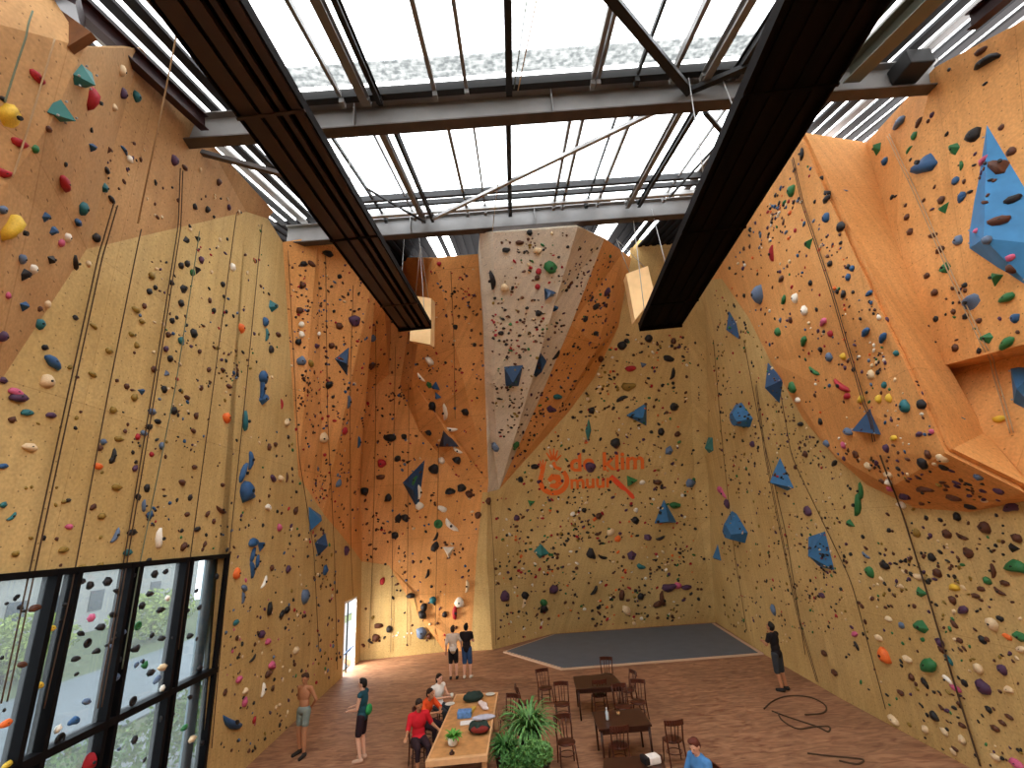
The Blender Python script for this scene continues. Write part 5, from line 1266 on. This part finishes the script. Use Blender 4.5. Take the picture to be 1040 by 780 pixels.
# ------------------------------------------------------------------ small dark tables
def small_table(cs, label, name='cafe_table', h=.75):
    q = [onZ(x, y, h) for x, y in cs]; c = sum(q, V()) / 4; rl = [V((p.x - c.x, p.y - c.y, 0)) for p in q]
    t = empty(name, (c.x, c.y, 0), 0, label, 'table', 'dark cafe tables')
    bm = NB(); prism(bm, rl, h - .035, h); obj('tabletop', bm, DW, t)
    bm = NB()
    for i in range(4):
        a, b = rl[i] * .9, rl[(i + 1) % 4] * .9; beam(bm, a + V((0, 0, h - .08)), b + V((0, 0, h - .08)), .025, .09)
    obj('apron', bm, DW, t)
    for p in rl:
        bm = NB(); tube(bm, [V((p.x * .9, p.y * .9, h - .05)), V((p.x * .9, p.y * .9, 0))], [.036, .026], 4); obj('leg', bm, DW, t)
    return c
small_table([(585, 700), (634, 697), (622, 684), (582, 687)], 'far small dark cafe table with chairs around it')
small_table([(608, 741), (662, 736), (650, 719), (601, 723)], 'near small dark cafe table carrying a bottle')
small_table([(612, 796), (680, 791), (672, 766), (613, 770)], 'reddish dark cafe table at the bottom edge of the photo')
T2 = .75
p = onZ(617, 731, T2); t = empty('water_bottle', p, 0, 'small clear water bottle standing on the near cafe table', 'bottle')
bm = NB(); lathe(bm, [(.033, 0), (.036, .02), (.036, .14), (.014, .19), (.014, .21)], seg=14); obj('bottle_body', bm, mat('bottle_plastic', '#C6CED2', .15, spec=.6), t)
bm = NB(); lathe(bm, [(.016, .21), (.016, .235), (.012, .24)], seg=12); obj('bottle_cap', bm, mat('white_cap', '#EDEDED', .4), t)
p = onZ(628, 726, T2); bm = NB(); lathe(bm, [(.03, 0), (.04, .05), (.036, .05), (.028, .01)], seg=12); o = obj('candle_glass', bm, mat('amber_glass', '#B98A5A', .3)); o.location = p; tag(o, 'little amber glass right of the bottle on the near cafe table', 'glass')
p = onZ(662, 775, T2); t = empty('satchel', p, .3, 'black and white bag on the table beside the person in blue', 'bag')
bm = NB(); box(bm, (0, 0, .06), (.30, .2, .12), bev=.03); obj('bag_body', bm, CL('white_cloth', '#E4DAD0'), t)
bm = NB(); box(bm, (-.13, 0, .075), (.10, .22, .12), bev=.03); obj('bag_flap', bm, CL('black_cloth', '#1C1517'), t)

# seated people
def seat_at(px, py, zhead=1.22):
    p = onZ(px, py, zhead); return V((p.x, p.y, 0))
b5 = seat_at(445, 688); b6 = seat_at(432, 703, 1.2); b7 = seat_at(425, 715, 1.25)
RGT = -PI / 2
person(None, -2.3, 'seated person in white vest with brown hair at the far left of the table', SIT, dict(el=(-.24, .10, .78), wl=(-.15, .36, .83), er=(.24, .10, .78), wr=(.05, .38, .83)), SKL, 'darkbrown', True, CL('white_vest', '#E9E4DC'), 0, CL('dark_grey_cloth', '#33363A'), 1.5, CL('dark_shoe', '#2A2624'), 1.72, loc=b5)
person(None, -2.15, 'seated person in bright orange shirt leaning on the wooden table', SIT, dict(chest=(0, .05, .88), neck=(0, .10, 1.03), head=(0, .18, 1.18), sl=(-.18, .09, 1.0), sr=(.18, .09, 1.0), el=(-.27, .25, .82), er=(.27, .25, .82), wl=(-.08, .42, .83), wr=(.08, .42, .83)), SKT, 'darkbrown', False, CL('orange_shirt', '#E2501F'), .95, CL('dark_maroon_cloth', '#2B1A20'), 1.6, CL('dark_shoe', '#2A2624'), 1.75, loc=b6)
person(None, -2.7, 'seated person in red top nearest the camera at the wooden table', SIT, dict(el=(-.30, -.02, .80), wl=(-.40, .18, .72), wr=(.34, .28, .74)), SKT, 'darkbrown', False, CL('red_shirt', '#CC1F2C'), .95, CL('dark_maroon_cloth', '#2B1A20'), 1.5, CL('dark_shoe', '#2A2624'), 1.78, loc=b7, look=(0, -.3))
for b_, yw_, lab in ((b5, -2.3, 'wooden chair under the person in the white vest'), (b6, -2.15, 'wooden chair under the person in orange'), (b7, -2.7, 'wooden chair under the person in red')):
    o = copy_tree(chair0); o.location = (b_.x, b_.y, 0); o.rotation_euler = (0, 0, yw_); o['label'] = lab
b9 = seat_at(708, 757, 1.22)
person(None, PI / 2 + .5, 'seated person in blue shirt with auburn hair at the bottom edge', SIT, dict(wl=(-.10, .40, .84), wr=(.12, .42, .84)), SKL, 'auburn', False, CL('blue_shirt', '#4A7FB5'), .95, CL('denim', '#2F4A70'), 1.5, CL('dark_shoe', '#2A2624'), 1.75, loc=b9, look=(.2, -.35))
o = copy_tree(chair0); o.location = (b9.x, b9.y, 0); o.rotation_euler = (0, 0, PI / 2 + .5); o['label'] = 'wooden chair under the person in blue'

# ------------------------------------------------------------------ plants
SPL = mat('spider_plant_leaf', '#5F8C4C', .5, var=.35, scale=9); FERN = mat('fern_leaf', '#3F6B30', .6, var=.3, scale=14); POT = mat('dark_planter', '#2A2624', .6)
def pot_plant(px, py, z, label, kind, r, seed, m):
    p = onZ(px, py, z); t = empty('potted_plant', (p.x, p.y, 0), 0, label, 'plant', 'plants between the tables')
    hz = z - .05
    bm = NB(); lathe(bm, [(.16, 0), (.24, hz), (.26, hz), (.26, hz + .04), (.21, hz + .04), (.19, hz - .03)], seg=20); obj('pot', bm, POT, t)
    bm = NB()
    if kind == 'blade': blades(bm, (0, 0, hz), 170, r, .045, seed, 1.0, .95)
    else: leaf_cloud(bm, (0, 0, hz + r * .5), (r, r, r * .65), 900, .085, seed)
    obj('leaves', bm, m, t)
    bm = NB(); tube(bm, [(0, 0, hz - .1), (.01, 0, hz + .1), (0, .01, hz + r * .4)], [.03, .025, .012], 6); obj('stem', bm, mat('bark', '#4A3A2A', .9), t)
pot_plant(538, 742, .75, 'tall arching spider plant with long striped leaves, highest of the plants', 'blade', .85, 11, SPL)
pot_plant(546, 772, .62, 'round bushy light green plant below the spider plant', 'cloud', .33, 12, mat('pale_bush_leaf', '#6B9A55', .6, var=.3, scale=9))
pot_plant(514, 762, .62, 'dark feathery fern at the corner of the wooden table', 'blade', .5, 13, FERN)
pot_plant(530, 790, .6, 'leafy plant cut by the bottom edge below the ferns', 'cloud', .42, 14, FERN)

# ------------------------------------------------------------------ ropes lying and hanging at the right, free ropes
def floor_rope(pts, lab, m=ROPE):
    q = [onZ(x, y, .015) for x, y in pts]; out = []
    for i in range(len(q) - 1):
        a, b, c, d = q[max(i - 1, 0)], q[i], q[i + 1], q[min(i + 2, len(q) - 1)]
        for k in range(6):
            s = k / 6; out.append(.5 * ((2 * b) + (c - a) * s + (2 * a - 5 * b + 4 * c - d) * s * s + (3 * b - a - 3 * c + d) * s ** 3))
    bm = NB(); tube(bm, out, .018, 6); tag(obj('floor_rope', bm, m), lab, 'rope')
floor_rope([(776, 720), (785, 712), (800, 707), (822, 708), (838, 716), (836, 724), (815, 726)], 'loose loop of dark rope on the floor behind the person at the right')
floor_rope([(784, 722), (797, 727), (812, 732), (830, 738), (841, 743), (842, 738), (828, 738), (810, 740), (795, 732), (790, 724)], 'tangled coil of dark rope on the floor right of the chairs')
floor_rope([(820, 765), (845, 768), (868, 770), (877, 772), (870, 776), (850, 772)], 'thin rope end lying nearest the camera at the right')
free_rope(onZ(535, 0, 12.6), onY(522, 90, 6.9), 'thin slack cord under the skylight centre', ROPG)
free_rope(onZ(512, 130, 14), onZ(500, 236, 14.3), 'pale cord hanging from the far beam over the prow', ROPT)
free_rope(onZ(545, 0, 12.6), onZ(526, 92, 13.0), 'second thin slack cord beside the skylight centre bar', ROPT)
